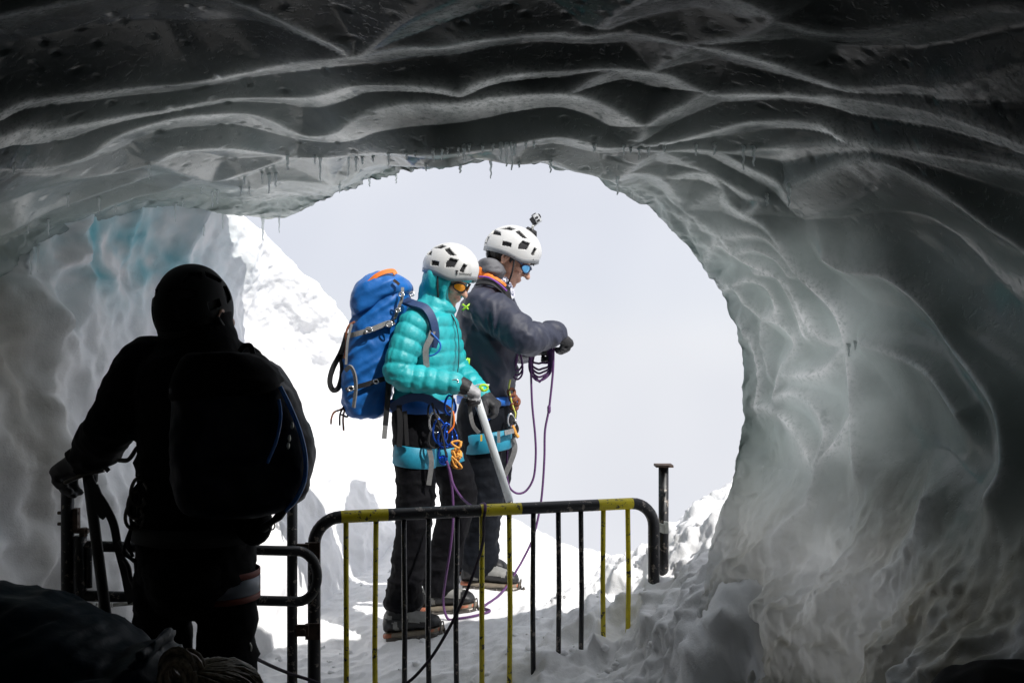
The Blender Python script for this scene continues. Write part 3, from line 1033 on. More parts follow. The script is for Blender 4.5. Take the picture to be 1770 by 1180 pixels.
def gate():
    DL, DR = 2.8, 3.06
    b = P(117, 1100, DL)
    root = thing('swing_gate', 'black pipe gate with a rounded loop end, hinged on the leftmost post', 'gate', (b[0], b[1], 0))
    t = P(117, 812, DL)
    v, f = sweep([(t[0], t[1], -0.02), (t[0], t[1], t[2])], 0.0178, 12)
    MB().add(v, f).build('post', M_BLACKPIPE, root)
    v, f = box((t[0] - 0.004, t[1], t[2] + 0.004), 0.048, 0.04, 0.008)
    MB().add(v, f).build('post_cap', M_BLACKPIPE, root, smooth_shade=False)
    h0, h1 = P(138, 926, DL), P(138, 1062, DL)
    v, f = sweep([h0, h1], 0.019, 12)
    MB().add(v, f).build('hinge_sleeve', M_BLACKPIPE, root)
    v, f = sweep([P(154, 945, DL), P(154, 1015, DL)], 0.009, 8)
    MB().add(v, f).build('stop_bar', M_BLACKPIPE, root)
    mb = MB()
    v, f = box(P(132, 897, DL), 0.014, 0.02, 0.062); mb.add(v, f)
    for py in (886, 905):
        v, f = sweep([P(100, py, DL), P(137, py, DL)], 0.0048, 6); mb.add(v, f)
    v, f = sweep([P(128, 917, DL), P(153, 917, DL)], 0.0075, 6); mb.add(v, f)
    v, f = sweep([P(144, 912, DL), P(144, 926, DL)], 0.012, 6); mb.add(v, f)
    mb.build('hinge_bolts', M_RUST, root, smooth_shade=False)
    pa, pb = P(140, 943, DL), P(515, 952, DR)
    qa, qb = P(140, 1029, DL), P(515, 1039, DR)
    c = (pb + qb) / 2
    dirv = (pb - pa) / np.linalg.norm(pb - pa)
    rr = (pb[2] - qb[2]) / 2
    path = [pa + (pb - pa) * k for k in np.linspace(0, 1, 8)]
    path += [c + dirv * math.cos(a) * rr * 0.78 + np.array([0, 0, 1]) * math.sin(a) * rr for a in np.linspace(math.pi / 2, -math.pi / 2, 17)[1:-1]]
    path += [qb + (qa - qb) * k for k in np.linspace(0, 1, 8)]
    v, f = sweep(path, 0.0155, 12, up=np.array([0, 1.0, 0]))
    MB().add(v, f).build('loop_rail', M_BLACKPIPE, root)
    # return spring
    s0, s1, s2, s3 = P(150, 1047, DL), P(166, 1046, DL), P(196, 1045, DL), P(250, 1040, DL)
    hel = []
    for k in range(80):
        u = k / 79
        p = s1 + (s2 - s1) * u
        hel.append(p + np.array([0, math.cos(u * 2 * math.pi * 8), math.sin(u * 2 * math.pi * 8)]) * 0.0065)
    mb = MB()
    v, f = sweep(hel, 0.0016, 5); mb.add(v, f)
    v, f = sweep([s2, s3], 0.0055, 8); mb.add(v, f)
    ring = [s0 + np.array([math.cos(a) * 0.009, 0, math.sin(a) * 0.009]) + [0.008, 0, 0] for a in np.linspace(0, 2 * math.pi, 17)]
    v, f = sweep(ring, 0.0018, 5); mb.add(v, f)
    mb.build('spring', M_STEEL, root)
gate()
# ------------------------------------------------------------------ icicles, each a part of the ice it hangs from
def glass_ice():
    N = Nodes('clear_ice')
    N.set(Base_Color=(0.95, 0.98, 0.98), Roughness=0.06, IOR=1.31, Transmission_Weight=0.8)
    tr = N.n('ShaderNodeBsdfTranslucent'); tr.inputs['Color'].default_value = (0.9, 0.93, 0.93, 1)
    ms = N.n('ShaderNodeMixShader'); ms.inputs[0].default_value = 0.75
    N.l(N.b.outputs[0], ms.inputs[1]); N.l(tr.outputs[0], ms.inputs[2]); N.l(ms.outputs[0], N.o.inputs['Surface'])
    return N.m
M_ICICLE = glass_ice()
icicles = [(120, 342, 22), (173, 345, 30), (52, 395, 14), (88, 385, 26), (60, 436, 42), (72, 432, 45), (262, 288, 26), (308, 355, 32),
           (367, 338, 26), (375, 335, 24), (350, 330, 10), (319, 348, 14), (426, 312, 12), (417, 330, 14), (433, 330, 14), (456, 304, 20), (468, 306, 34), (477, 306, 24),
           (349, 392, 44), (384, 395, 26), (457, 384, 38), (484, 383, 28), (497, 275, 26), (552, 278, 40), (541, 276, 14), (604, 278, 32), (611, 278, 24), (623, 278, 12),
           (669, 272, 22), (640, 276, 8), (700, 270, 12), (715, 268, 10), (748, 264, 22), (764, 264, 20), (770, 262, 10), (790, 262, 14), (806, 258, 26), (812, 256, 14),
           (838, 256, 16), (866, 254, 30), (874, 254, 40), (882, 254, 46), (889, 254, 22), (908, 252, 12), (926, 252, 12), (852, 256, 12), (951, 285, 20),
           (1028, 256, 14), (1063, 312, 30), (1078, 258, 16), (1092, 260, 10), (1108, 262, 20), (1122, 262, 16), (1150, 258, 12), (1204, 256, 20), (1234, 255, 20), (1281, 258, 42), (1299, 258, 34),
           (1321, 340, 18), (1359, 326, 36), (1462, 598, 20), (1474, 597, 12), (205, 360, 10), (30, 288, 14), (735, 290, 12), (680, 308, 14), (640, 316, 14), (800, 290, 14), (590, 325, 14), (900, 288, 8), (845, 290, 30)]
cvi = np.arange((RIM - 2) * NC, row_start[8] * NC)
cpx = proj(CAVE_V[cvi])
ckd = kdtree.KDTree(len(cvi))
for k in range(len(cvi)):
    ckd.insert((cpx[k, 0], cpx[k, 1], 0), k)
ckd.balance()
for px, py, ln in icicles:
    cand = ckd.find_range((px, py, 0), 7)
    if not cand:
        _, k, _ = ckd.find((px, py, 0)); cand = [(None, k, 0)]
    k = min((c[1] for c in cand), key=lambda i: CAVE_V[cvi[i]][1])
    a = CAVE_V[cvi[k]] + np.array([0, 0, 0.004])
    L = ln / FPX * a[1] + 0.004
    m = 9
    r0_ = 0.0030 + 0.0022 * random.random() + L * 0.02
    path = [a + np.array([0.0015 * math.sin(j * 1.7 + px), 0.0015 * math.cos(j * 2.1 + px), -L * j / m]) for j in range(m + 1)]
    rad = [r0_ * (1.25 if j == 0 else 1.05 if j == 1 else (1 - 0.62 * j / m) * (1 + 0.13 * math.sin(j * 2.4 + px))) for j in range(m + 1)]
    v, f = sweep(path, rad, 7, round_cap=False)
    MB().add(v, f).build('icicle', M_ICICLE, cave)

# ------------------------------------------------------------------ figures
def unit(v):
    v = np.asarray(v, float)
    return v / (np.linalg.norm(v) + 1e-12)

class HeadFrame:
    def __init__(s, C, yaw, pitch, roll=0.0, k=1.0):
        """yaw: 0 faces +X, positive turns away from the camera; pitch: negative looks down"""
        f = np.array([math.cos(pitch) * math.cos(yaw), math.cos(pitch) * math.sin(yaw), math.sin(pitch)])
        l = np.array([-math.sin(yaw), math.cos(yaw), 0.0])
        u = np.cross(f, l)
        if roll:
            l, u = l * math.cos(roll) + u * math.sin(roll), u * math.cos(roll) - l * math.sin(roll)
        s.C, s.f, s.l, s.u, s.k = np.asarray(C, float), f, l, u, k
        s.M = np.stack([f, l, u], 1)
    def __call__(s, x, y, z):
        return s.C + s.k * (s.f * x + s.l * y + s.u * z)
    def tilt(s, a):
        f = s.f * math.cos(a) + s.u * math.sin(a)
        u = s.u * math.cos(a) - s.f * math.sin(a)
        return np.stack([f, s.l, u], 1)

def head_blobs(mb, H, female=False):
    k = H.k
    E = lambda c, r, n=20: mb.add(*ellipsoid(H(*c), np.array(r) * k, H.M, n, 12))
    E((-0.005, 0, 0.03), (0.098, 0.078, 0.098), 28)
    E((0.032, 0, -0.035), (0.062, 0.060, 0.075), 24)
    E((0.045, 0, -0.075), (0.044, 0.042, 0.036))
    E((0.074, 0, -0.100), (0.019, 0.021, 0.017))
    E((0.080, 0, 0.030), (0.018, 0.052, 0.013))
    for s in (-1, 1):
        E((0.068, 0.042 * s, -0.022), (0.026, 0.022, 0.020))
        E((0.100, 0.013 * s, -0.034), (0.010, 0.009, 0.008))
        if not female:
            mb.add(*sweep([H(-0.012, 0.079 * s, -0.040), H(-0.022, 0.093 * s, -0.004), H(-0.012, 0.093 * s, 0.020), H(0.008, 0.087 * s, 0.016), H(0.006, 0.082 * s, -0.012), H(-0.008, 0.080 * s, -0.040)], 0.0058 * k, 8))
            E((-0.004, 0.078 * s, -0.004), (0.012, 0.004, 0.02))
    mb.add(*sweep([H(0.082, 0, 0.020), H(0.103, 0, -0.008), H(0.120, 0, -0.032)], [0.008 * k, 0.0095 * k, 0.0135 * k], 12, round_cap=True))
    E((0.092, 0, -0.062), (0.011, 0.024, 0.0055))
    E((0.089, 0, -0.074), (0.011, 0.021, 0.0065))

def hand_blobs(mb, W, d, pn, ts, s=1.0, curl=(60, 75, 55), fat=1.0, thumb=40, spread=0.08):
    """W wrist, d towards the fingers, pn palm side, ts thumb side"""
    d = unit(d); pn = unit(pn - d * np.dot(pn, d)); ts = unit(ts - d * np.dot(ts, d) - pn * np.dot(ts, pn))
    s = np.array(s)
    secs = []
    for t, w, th in ((-0.01, 0.029, 0.022), (0.02, 0.036, 0.021), (0.055, 0.042, 0.018), (0.088, 0.041, 0.015), (0.098, 0.036, 0.010)):
        secs.append((W + d * t * s, ts * w * s * (0.5 + 0.5 * fat), pn * th * s * fat))
    mb.add(*loft(secs, 16, 2.4))
    lens = ((0.040, 0.024, 0.021), (0.045, 0.028, 0.022), (0.041, 0.026, 0.022), (0.032, 0.020, 0.019))
    for i, L in enumerate(lens):
        o = (0.030 - 0.0205 * i) * s
        p = W + d * (0.088 - 0.006 * abs(i - 1)) * s + ts * o
        dd = unit(d + ts * (spread * (1.2 - i)))
        a = 0.0
        pts = [p - dd * 0.02 * s, p]
        for l, c in zip(L, curl):
            a += math.radians(c + 4 * (i - 1.5))
            p = p + (dd * math.cos(a) + pn * math.sin(a)) * l * s
            pts.append(p)
        r = 0.0088 * s * fat
        mb.add(*sweep(pts, [r, r * 1.08, r, r * 0.92, r * 0.8], 10, round_cap=True))
    p = W + d * 0.022 * s + ts * 0.026 * s + pn * 0.006 * s
    td = unit(d * 0.65 + ts * 0.75)
    q = p + td * 0.040 * s
    a = math.radians(thumb)
    q2 = q + unit(td * math.cos(a) + (pn * 0.7 + d * 0.5) * math.sin(a)) * 0.032 * s
    q3 = q2 + unit(td * math.cos(a * 1.6) + (pn * 0.8 + d * 0.4) * math.sin(a * 1.6)) * 0.026 * s
    r = 0.0105 * s * fat
    mb.add(*sweep([p, q, q2, q3], [r * 1.25, r * 1.1, r, r * 0.8], 10, round_cap=True))

VENTS = [[(-.82, .46), (-.76, .66), (-.50, .58), (-.46, .46)], [(-.50, .74), (-.24, .88), (.0, .84), (-.14, .74)], [(.05, .72), (.16, .80), (.48, .56), (.32, .54)],
         [(-.30, .08), (-.28, .24), (.0, .22), (.0, .08)], [(.30, .08), (.29, .22), (.38, .40), (.60, .36), (.55, .12)], [(.74, -.02), (.80, .24), (.88, .2), (.83, -.06)],
         [(-.98, .05), (-.93, .30), (-.86, .30), (-.92, .02)]]
def _grow(p, k=1.22):
    c = np.mean(p, 0)
    return [tuple(c + (np.array(q) - c) * k) for q in p]
VENTS = [_grow(p) for p in VENTS]
def inpoly(x, y, poly):
    r = np.zeros(len(x), bool)
    n = len(poly)
    for i in range(n):
        x1, y1 = poly[i]; x2, y2 = poly[(i + 1) % n]
        c = ((y1 > y) != (y2 > y)) & (x < (x2 - x1) * (y - y1) / (y2 - y1 + 1e-12) + x1)
        r ^= c
    return r

def helmet(root, H, tilt, shell_m, liner_m, rim_m, a=0.134, b=0.108, c=0.118, off=(-0.008, 0, 0.040), vents=True, low=0):
    M = H.tilt(tilt)
    C0 = H(*off)
    k = H.k
    nu, nv = 220, 90
    az = np.linspace(0, 2 * math.pi, nu, endpoint=False)
    def el0(a_):
        # rim: a little lower in front of the ears, lifted at the back
        return np.radians(-10 - low - 9 * np.exp(-((np.abs((a_ + math.pi) % (2 * math.pi) - math.pi) - 1.0) / 0.5) ** 2) + 5 * (1 + np.cos(a_ - math.pi)) / 2)
    V = []
    for i in range(nv + 1):
        t = i / nv
        e = el0(az) + (math.pi / 2 - el0(az)) * t
        x = np.cos(e) * np.cos(az); y = np.cos(e) * np.sin(az); z = np.sin(e)
        bul = 1 + 0.03 * np.cos(2 * az) * np.cos(e) ** 2 - 0.02 * np.clip(-z, 0, 1)
        # a raised panel along the middle with soft shoulders
        pan = 1.0 + 0.022 * (1 - smooth(np.abs(y), 0.30, 0.42)) * smooth(z, -0.2, 0.2)
        V.append(np.stack([x * a * bul, y * b * bul, z * c], 1) * (pan[:, None]))
    V = np.vstack(V)
    F = grid_faces(nv + 1, nu, True)
    cen_ = V[F].mean(1)
    keep = np.ones(len(F), bool)
    if vents:
        u, h = cen_[:, 0] / a, cen_[:, 2] / c
        for p in VENTS:
            keep &= ~(inpoly(u, h, p) & (np.abs(cen_[:, 1]) > 0.018))
    W = (V * k) @ M.T + C0
    o = MB().add(W, F[keep]).build('helmet', shell_m, root)
    so = o.modifiers.new('s', 'SOLIDIFY'); so.thickness = 0.012 * k; so.offset = -1
    # foam liner seen through the vents
    i = np.arange(nu)
    V2 = V * 0.90
    L = MB().add((V2 * k) @ M.T + C0, F).build('liner', liner_m, o)
    # pale band along the rim
    rim_ = (V[:nu] * k * 1.004) @ M.T + C0
    dn = -M[:, 2] * 0.016 * k
    ring = np.vstack([rim_ + M[:, 2] * 0.004 * k, rim_ + dn, rim_ + dn + (C0 - rim_) * 0.09, rim_ + (C0 - rim_) * 0.10])
    MB().add(ring, grid_faces(4, nu, True)).build('rim', rim_m, o)
    o['_k'] = k
    return o, M, C0

def helmet_surface(M, C0, k, a, b, c, x, z, side):
    y = side * math.sqrt(max(0, 1 - x * x - z * z))
    p = np.array([x * a, y * b, z * c])
    n = unit(np.array([x / a, y / b, z / c]))
    return C0 + M @ (p * k), M @ n

def band_ring(C, ax, ay, hz, th=0.004, n=40):
    """closed band (a short sleeve): half height vector hz"""
    ang = np.arange(n) / n * 2 * math.pi
    rr = np.outer(np.cos(ang), ax) + np.outer(np.sin(ang), ay)
    ln = np.linalg.norm(rr, axis=1)[:, None]
    ou = rr / ln * th
    v = np.vstack([C + rr - hz, C + rr + ou - hz * 0.9, C + rr + ou + hz * 0.9, C + rr + hz])
    return v, [tuple(q) for q in grid_faces(4, n, True)]

def carabiner(name, c, up, side, L, r, mat, parent):
    up, side = unit(up), unit(side)
    pts = []
    for a in np.linspace(0, 2 * math.pi, 22):
        w = 0.30 + 0.08 * math.sin(a)
        pts.append(c + up * math.sin(a) * L / 2 + side * math.cos(a) * L * w)
    v, f = sweep(pts, r, 6)
    return MB().add(v, f).build(name, mat, parent)

M_SKIN = simple('skin', (0.50, 0.28, 0.20), 0.5, 0, 0.18, 60, 0.15, 400, Subsurface_Weight=0.08, Subsurface_Radius=(0.012, 0.005, 0.003))
M_HELM = simple('white_shell', (0.56, 0.56, 0.55), 0.30, 0, 0.05, 30)
M_HELMRIM = simple('grey_rim', (0.33, 0.34, 0.35), 0.5)
M_FOAM = simple('black_foam', (0.012, 0.012, 0.014), 0.8)
M_TEAL = simple('turquoise_down', (0.016, 0.37, 0.40), 0.5, 0, 0.14, 16, 0.5, 60)
M_NAVY = simple('slate_shell', (0.024, 0.028, 0.049), 0.6, 0, 0.2, 12, 0.3, 60)
M_TROUSER = simple('black_softshell', (0.0055, 0.0055, 0.007), 0.7, 0, 0.4, 14, 0.5, 60, Specular_IOR_Level=0.08)
M_GLOVE = simple('black_glove', (0.014, 0.014, 0.016), 0.6, 0, 0.2, 40, 0.3)
M_GLOVEGREY = simple('grey_leather', (0.36, 0.36, 0.37), 0.55, 0, 0.15, 50, 0.3)
M_HARNESS = simple('azure_padding', (0.014, 0.25, 0.38), 0.55, 0, 0.1, 30, 0.2)
M_HBLUE = simple('blue_webbing', (0.012, 0.13, 0.50), 0.55, 0, 0.1, 30, 0.2)
M_ORANGE = simple('orange_fabric', (0.85, 0.20, 0.02), 0.6, 0, 0.1, 30, 0.2)
M_CORD = simple('orange_cord', (0.72, 0.33, 0.06), 0.65, 0, 0.3, 150, 0.3, 500)
M_PURPLE = simple('purple_rope', (0.095, 0.032, 0.125), 0.7, 0, 0.45, 260, 0.4, 600)
M_DARKROPE = simple('dark_rope', (0.022, 0.014, 0.026), 0.75, 0, 0.4, 260, 0.4, 600)
M_BLUEMETAL = simple('blue_anodised', (0.02, 0.10, 0.55), 0.25, 0.8)
M_SILVER = simple('polished_alloy', (0.75, 0.75, 0.76), 0.22, 0.9)
M_LIME = simple('lime_plastic', (0.38, 0.68, 0.03), 0.4)
M_BROWN = simple('brown_cord', (0.20, 0.065, 0.03), 0.7, 0, 0.3, 150, 0.3)
M_HAIRD = simple('dark_hair', (0.014, 0.011, 0.009), 0.5, 0, 0.3, 90, 0.5, 300)
M_BOOT = simple('black_boot', (0.012, 0.012, 0.013), 0.5, 0, 0.2, 40, 0.3)
M_BOOTGREY = simple('grey_boot_panel', (0.22, 0.22, 0.21), 0.55, 0, 0.15, 40, 0.3)
M_SOLE = simple('tan_sole', (0.19, 0.16, 0.12), 0.7, 0, 0.2, 60, 0.3)
M_SOLEORANGE = simple('orange_sole', (0.38, 0.13, 0.07), 0.6)
M_CRAMPON = simple('crampon_steel', (0.12, 0.11, 0.10), 0.4, 0.8, 0.2, 60)
M_YELLOWPL = simple('yellow_plastic', (0.75, 0.47, 0.01), 0.4)

def wr(p, seed, amp, sx=9, sz=24):
    q = p * np.array([sx, sx, sz])
    return amp * (billow(q, 1.0, 2, seed, 0.45) + 0.35 * fbm(p, 40, 2, seed + 5))

def boot(root, heel, toe, ankle, seed, grey=True):
    heel, toe = np.asarray(heel, float), np.asarray(toe, float)
    d = unit((toe - heel) * [1, 1, 1]); L = np.linalg.norm(toe - heel)
    side = unit(np.cross([0, 0, 1.0], d)); up = np.cross(d, side)
    sec = [(0.0, .024, .050), (.05, .033, .075), (.14, .037, .100), (.28, .038, .108), (.42, .040, .095), (.56, .043, .078), (.72, .047, .064), (.86, .044, .054), (.95, .034, .042), (1.0, .018, .026)]
    mb = MB()
    base_ = heel + up * 0.020
    secs = [(base_ + d * s * L + up * h / 2, side * w, up * h / 2) for s, w, h in sec]
    mb.add(*loft(secs, 18, 2.5))
    sh = base_ + d * 0.20 * L + up * 0.05
    top = ankle + (ankle - sh) * 0.1
    mb.add(*sweep([sh, (sh + top) / 2, top], [(0.052, 0.045), (0.050, 0.045), (0.054, 0.05)], 16, up=d, round_cap=True))
    me = remesh(mb, 0.006, 3)
    displace(me, lambda p: 0.002 * fbm(p, 30, 3, seed))
    p = co_of(me)
    fc = np.array([p[list(q.vertices)].mean(0) for q in me.polygons])
    s = ((fc - base_) @ d) / L; h = (fc - base_) @ up
    lim = (s > 0.50) & (s < 0.80) & (h > 0.034 + 0.02 * (0.8 - s)) & (h < 0.09)
    lim |= (s > 0.02) & (s < 0.22) & (h > 0.055 + 0.12 * (0.2 - s)) & (h < 0.075 + 0.12 * (0.2 - s))
    lim |= (s > 0.22) & (s < 0.30) & (h < 0.05) & (h > 0.0)
    o = obj_me('boot', me, [M_BOOT, M_BOOTGREY], root)
    o.data.polygons.foreach_set('material_index', lim.astype(np.int32))
    secs = [(heel + d * (s_ * 1.02 - 0.01) * L + up * 0.011, side * (w + 0.003), up * 0.0115) for s_, w, h_ in sec]
    so, ff = loft(secs, 14, 3.5)
    MB().add(so, ff).build('sole', M_SOLE, o)
    mb = MB()
    for a_, b_ in ((0.0, 0.16), (0.80, 1.0)):
        mb = MB()
        secs = [(heel + d * s_ * L + up * 0.013, side * (w_ + 0.005), up * 0.009) for s_, w_ in ((a_, .030 if a_ == 0 else .046), ((a_ + b_) / 2, .040), (b_, .039 if a_ == 0 else .022))]
        mb.add(*loft(secs, 12, 3.5))
        mb.build('sole_patch', M_SOLEORANGE, o)
    mb = MB()
    for sgn in (-1, 1):
        pts = [heel + d * L * s_ + side * sgn * (w + 0.002) - up * 0.003 for s_, w in ((0.04, .03), (.2, .037), (.45, .03), (.7, .045), (.9, .04), (1.03, .016))]
        mb.add(*strap_path(catmull(pts, 4), 0.009, 0.0018, side))
        for s_, w in ((.07, .032), (.24, .036), (.64, .044), (.80, .044), (.93, .036), (1.06, .014)):
            q = heel + d * L * s_ + side * sgn * w
            mb.add(*sweep([q, q + d * (0.02 if s_ > 1 else 0.003) - up * 0.028], [0.0065, 0.0012], 5))
    mb.add(*sweep(catmull([heel + d * L * 1.0 + side * -.03, heel + d * L * 1.03 + up * .035 + side * -.012, heel + d * L * 1.03 + up * .035 + side * .012, heel + d * L * 1.0 + side * .03], 5), 0.003, 6))
    mb.build('crampon', M_CRAMPON, o)
    st_ = [base_ + d * L * .16 + side * -.040 + up * .06, base_ + d * L * .42 + side * -.045 + up * .055, base_ + d * L * .46 + up * .092, base_ + d * L * .42 + side * .045 + up * .055, base_ + d * L * .16 + side * .040 + up * .06]
    v, f = strap_path(catmull(st_, 6), 0.008, 0.0016, up)
    MB().add(v, f).build('strap', M_BLACK, o)
    mb = MB()
    for k in range(3):
        c = base_ + d * L * (.40 + .045 * k) + up * (.097 - .010 * k) + side * -.018
        mb.add(*ellipsoid(c, (0.008, 0.006, 0.008), None, 8, 6))
    mb.build('lace_lock', M_YELLOWPL if seed % 2 else M_SILVER, o)
    return o

def legs(mb, hipR, kneeR, ankR, hipL, kneeL, ankL, pel, rads, k=1.0, F=np.array([1.0, 0, 0])):
    for hp, kn, an in ((hipR, kneeR, ankR), (hipL, kneeL, ankL)):
        path = catmull([hp + (hp - kn) * 0.10, hp, (hp * 0.55 + kn * 0.45), kn, (kn * 0.5 + an * 0.5), an], 6)
        rr = np.interp(np.linspace(0, 1, len(path)), np.linspace(0, 1, len(rads)), rads) * k
        mb.add(*sweep(path, list(rr), 20, round_cap=True))
    c, rx, ry = pel
    mb.add(*ellipsoid(c, (rx * k, ry * k, 0.135 * k), None, 24, 14))

def torso_loft(rows_, F, L_, k=1.0, n=30, power=2.2):
    secs = interp_secs([(c, F * rx * k, L_ * ry * k) for c, rx, ry in rows_], 5)
    return loft(secs, n, power)

def lens_pair(root, H, lens_m, frame_m):
    fx = lambda y: 0.112 - 9.0 * y * y
    mb = MB()
    for s in (-1, 1):
        mb.add(*sweep([H(fx(.064), 0.066 * s, 0.008), H(0.05, 0.080 * s, 0.012), H(0.0, 0.087 * s, 0.014)], [(0.006 * H.k, .003 * H.k)] * 3, 8))
        ring = [H(fx(0.034 + math.cos(a) * 0.027), s * (0.034 + math.cos(a) * 0.027), -0.002 + math.sin(a) * 0.0195) for a in np.linspace(0, 2 * math.pi, 29)]
        mb.add(*sweep(ring, 0.0032 * H.k, 6))
    mb.add(*sweep([H(0.112, -0.007, 0.006), H(0.116, 0, 0.009), H(0.112, 0.007, 0.006)], 0.004 * H.k, 6))
    g = mb.build('sunglasses', frame_m, root)
    for s in (-1, 1):
        v = [H(fx(.035) + .003, s * 0.035, -.002)]
        for rr in (0.5, 1.0):
            for a in np.linspace(0, 2 * math.pi, 24, endpoint=False):
                y = 0.034 + math.cos(a) * 0.027 * rr
                v.append(H(fx(y) + (0.002 if rr < 1 else 0), s * y, -.002 + math.sin(a) * 0.0195 * rr))
        f = [(0, 1 + j, 1 + (j + 1) % 24) for j in range(24)] + [(1 + j, 25 + j, 25 + (j + 1) % 24, 1 + (j + 1) % 24) for j in range(24)]
        MB().add(v, f).build('lens', lens_m, g)
    return g
M_LENSB = simple('blue_mirror', (0.12, 0.45, 0.80), 0.18, 0.35)
M_LENSO = simple('orange_mirror', (0.95, 0.36, 0.02), 0.18, 0.35)
M_FRAMEB = simple('navy_frame', (0.010, 0.035, 0.12), 0.35)
M_FRAMEK = simple('black_frame', (0.012, 0.012, 0.012), 0.35)
# ================================================================== climber in the turquoise jacket
def climber_turquoise():
    root = thing('person', 'climber in puffy turquoise hooded jacket, white helmet and orange glasses, leaning on an ice axe', 'person', P(722, 1095, 4.3))
    yaw = math.radians(-14)
    F = np.array([math.cos(yaw), math.sin(yaw), 0]); Lt = np.array([-math.sin(yaw), math.cos(yaw), 0])
    H = HeadFrame(P(775, 480, 4.28), math.radians(-30), math.radians(-28), 0, 0.94)
    shR, elR, wrR = P(722, 556, 4.13), P(690, 644, 4.06), P(784, 661, 4.05)
    shL, elL, wrL = P(758, 556, 4.44), P(790, 640, 4.50), P(832, 682, 4.36)
    hipR, knR, anR = P(714, 730, 4.21), P(719, 868, 4.19), P(697, 1045, 4.21)
    hipL, knL, anL = P(752, 738, 4.39), P(793, 850, 4.42), P(760, 1005, 4.42)
    rows_ = [(P(727, 718, 4.3), .105, .165), (P(730, 690, 4.3), .115, .168), (P(737, 655, 4.3), .122, .168), (P(742, 615, 4.3), .128, .172), (P(745, 580, 4.3), .120, .180), (P(745, 552, 4.29), .100, .168), (P(748, 536, 4.29), .068, .10), (P(754, 524, 4.29), .055, .062)]
    neck = [P(752, 545, 4.29), P(760, 520, 4.29), H(-0.02, 0, -0.04)]
    # body, one continuous surface
    mb = MB()
    head_blobs(mb, H, True)
    mb.add(*sweep(neck, [.062, .054, .052], 16, round_cap=True))
    mb.add(*torso_loft(rows_, F, Lt, 0.80))
    for a_, b_, c_ in ((shR, elR, wrR), (shL, elL, wrL)):
        mb.add(*sweep(catmull([a_, (a_ + b_) / 2, b_, (b_ + c_) / 2, c_], 4), list(np.interp(np.linspace(0, 1, 17), [0, .45, .55, 1], [.046, .038, .038, .026])), 14, round_cap=True))
    legs(mb, hipR, knR, anR, hipL, knL, anL, (P(730, 722, 4.3), .115, .165), [.085, .085, .075, .055, .05, .040], 0.85)
    gR = dict(W=wrR + (P(796, 664, 4.05) - wrR), d=P(834, 684, 4.06) - P(796, 664, 4.05), pn=np.array([-.25, .1, -1.0]), ts=np.array([0, 1.0, 0.1]))
    gL = dict(W=P(832, 684, 4.36), d=np.array([.75, -.3, -.45]), pn=np.array([-.3, .2, -1.0]), ts=np.array([.2, -1.0, 0.1]))
    hand_blobs(mb, s=0.9, curl=(58, 70, 50), **gR)
    hand_blobs(mb, s=0.9, curl=(58, 70, 50), **gL)
    me = remesh(mb, 0.0055, 2)
    obj_me('body', me, M_SKIN, root)
    # down jacket with hood
    mb = MB()
    mb.add(*torso_loft(rows_, F, Lt, 1.0))
    armR = catmull([shR, (shR + elR) / 2 + np.array([-.012, -.012, 0]), elR, (elR + wrR) / 2 + np.array([0, 0, -.012]), wrR], 6)
    armL = catmull([shL, (shL + elL) / 2, elL, (elL + wrL) / 2, wrL], 6)
    ra = list(np.interp(np.linspace(0, 1, len(armR)), [0, .2, .45, .55, .8, 1], [.070, .066, .060, .058, .052, .046]))
    mb.add(*sweep(armR, ra, 22, round_cap=True)).add(*sweep(armL, ra, 22, round_cap=True))
    hood_c = H(-0.016, 0, -0.026)
    mb.add(*ellipsoid(hood_c, np.array([.090, .096, .112]), H.M, 30, 18))
    mb.add(*sweep([P(740, 548, 4.29), P(755, 530, 4.29), H(-0.03, 0, -0.09)], [.095, .085, .075], 20, round_cap=True))
    rimp = [H(0.052, 0.076 * math.sin(a), -0.022 + 0.098 * math.cos(a)) for a in np.linspace(-math.pi, math.pi, 33)]
    mb.add(*sweep(rimp, .012, 10))
    me = remesh(mb, 0.0065, 3)
    cR, cT = armR, np.array([P(727, 730, 4.3), P(745, 540, 4.3)])
    def puff(p):
        dR, aR = seg_param(p, armR); dL, aL = seg_param(p, armL)
        z = p[:, 2]; hz = P(0, 536, 4.3)[2]
        isR = dR < 0.082; isL = (dL < 0.078) & ~isR
        t = np.where(isR, aR / 0.050, np.where(isL, aL / 0.05, z / 0.056 + 0.25 * ((p - rows_[0][0]) @ F)))
        hood = z > hz
        t = np.where(hood & ~isR, ((p - H.C) @ H.f) / 0.06 + ((p - H.C) @ H.u) / 0.09, t)
        t = t + 0.12 * fbm(p, 9, 2, 7)
        bf = np.abs(np.sin(math.pi * t)) ** 0.5
        ax = np.where(isR[:, None], unit(elR - shR), np.array([0.12, 0, 1.0]))
        ax = np.where((isR & (aR > np.linalg.norm(elR - shR)))[:, None], unit(wrR - elR), ax)
        ax = ax / np.linalg.norm(ax, axis=1)[:, None]
        al = (p * ax).sum(1)
        q = (p - al[:, None] * ax) * 34 + ax * (al * 7)[:, None]
        gath = 0.0030 * billow(q, 1.0, 2, 9, 0.5) * (0.3 + 0.7 * bf)
        return (0.0105 * bf - 0.0065) * np.where(hood, 0.42, 1) * (0.75 + 0.5 * vnoise(p * 8, 12)) + gath + 0.0025 * fbm(p, 14, 2, 13)
    displace(me, puff)
    j = obj_me('jacket', me, M_TEAL, root)
    # zip down the chest
    ribbon('zip', [H(0.055, 0, -0.135) , P(785, 552, 4.24), P(792, 580, 4.22), P(793, 620, 4.22), P(789, 660, 4.22)], 0.010, M_BLACK, j, up=F)
    # trousers
    mb = MB()
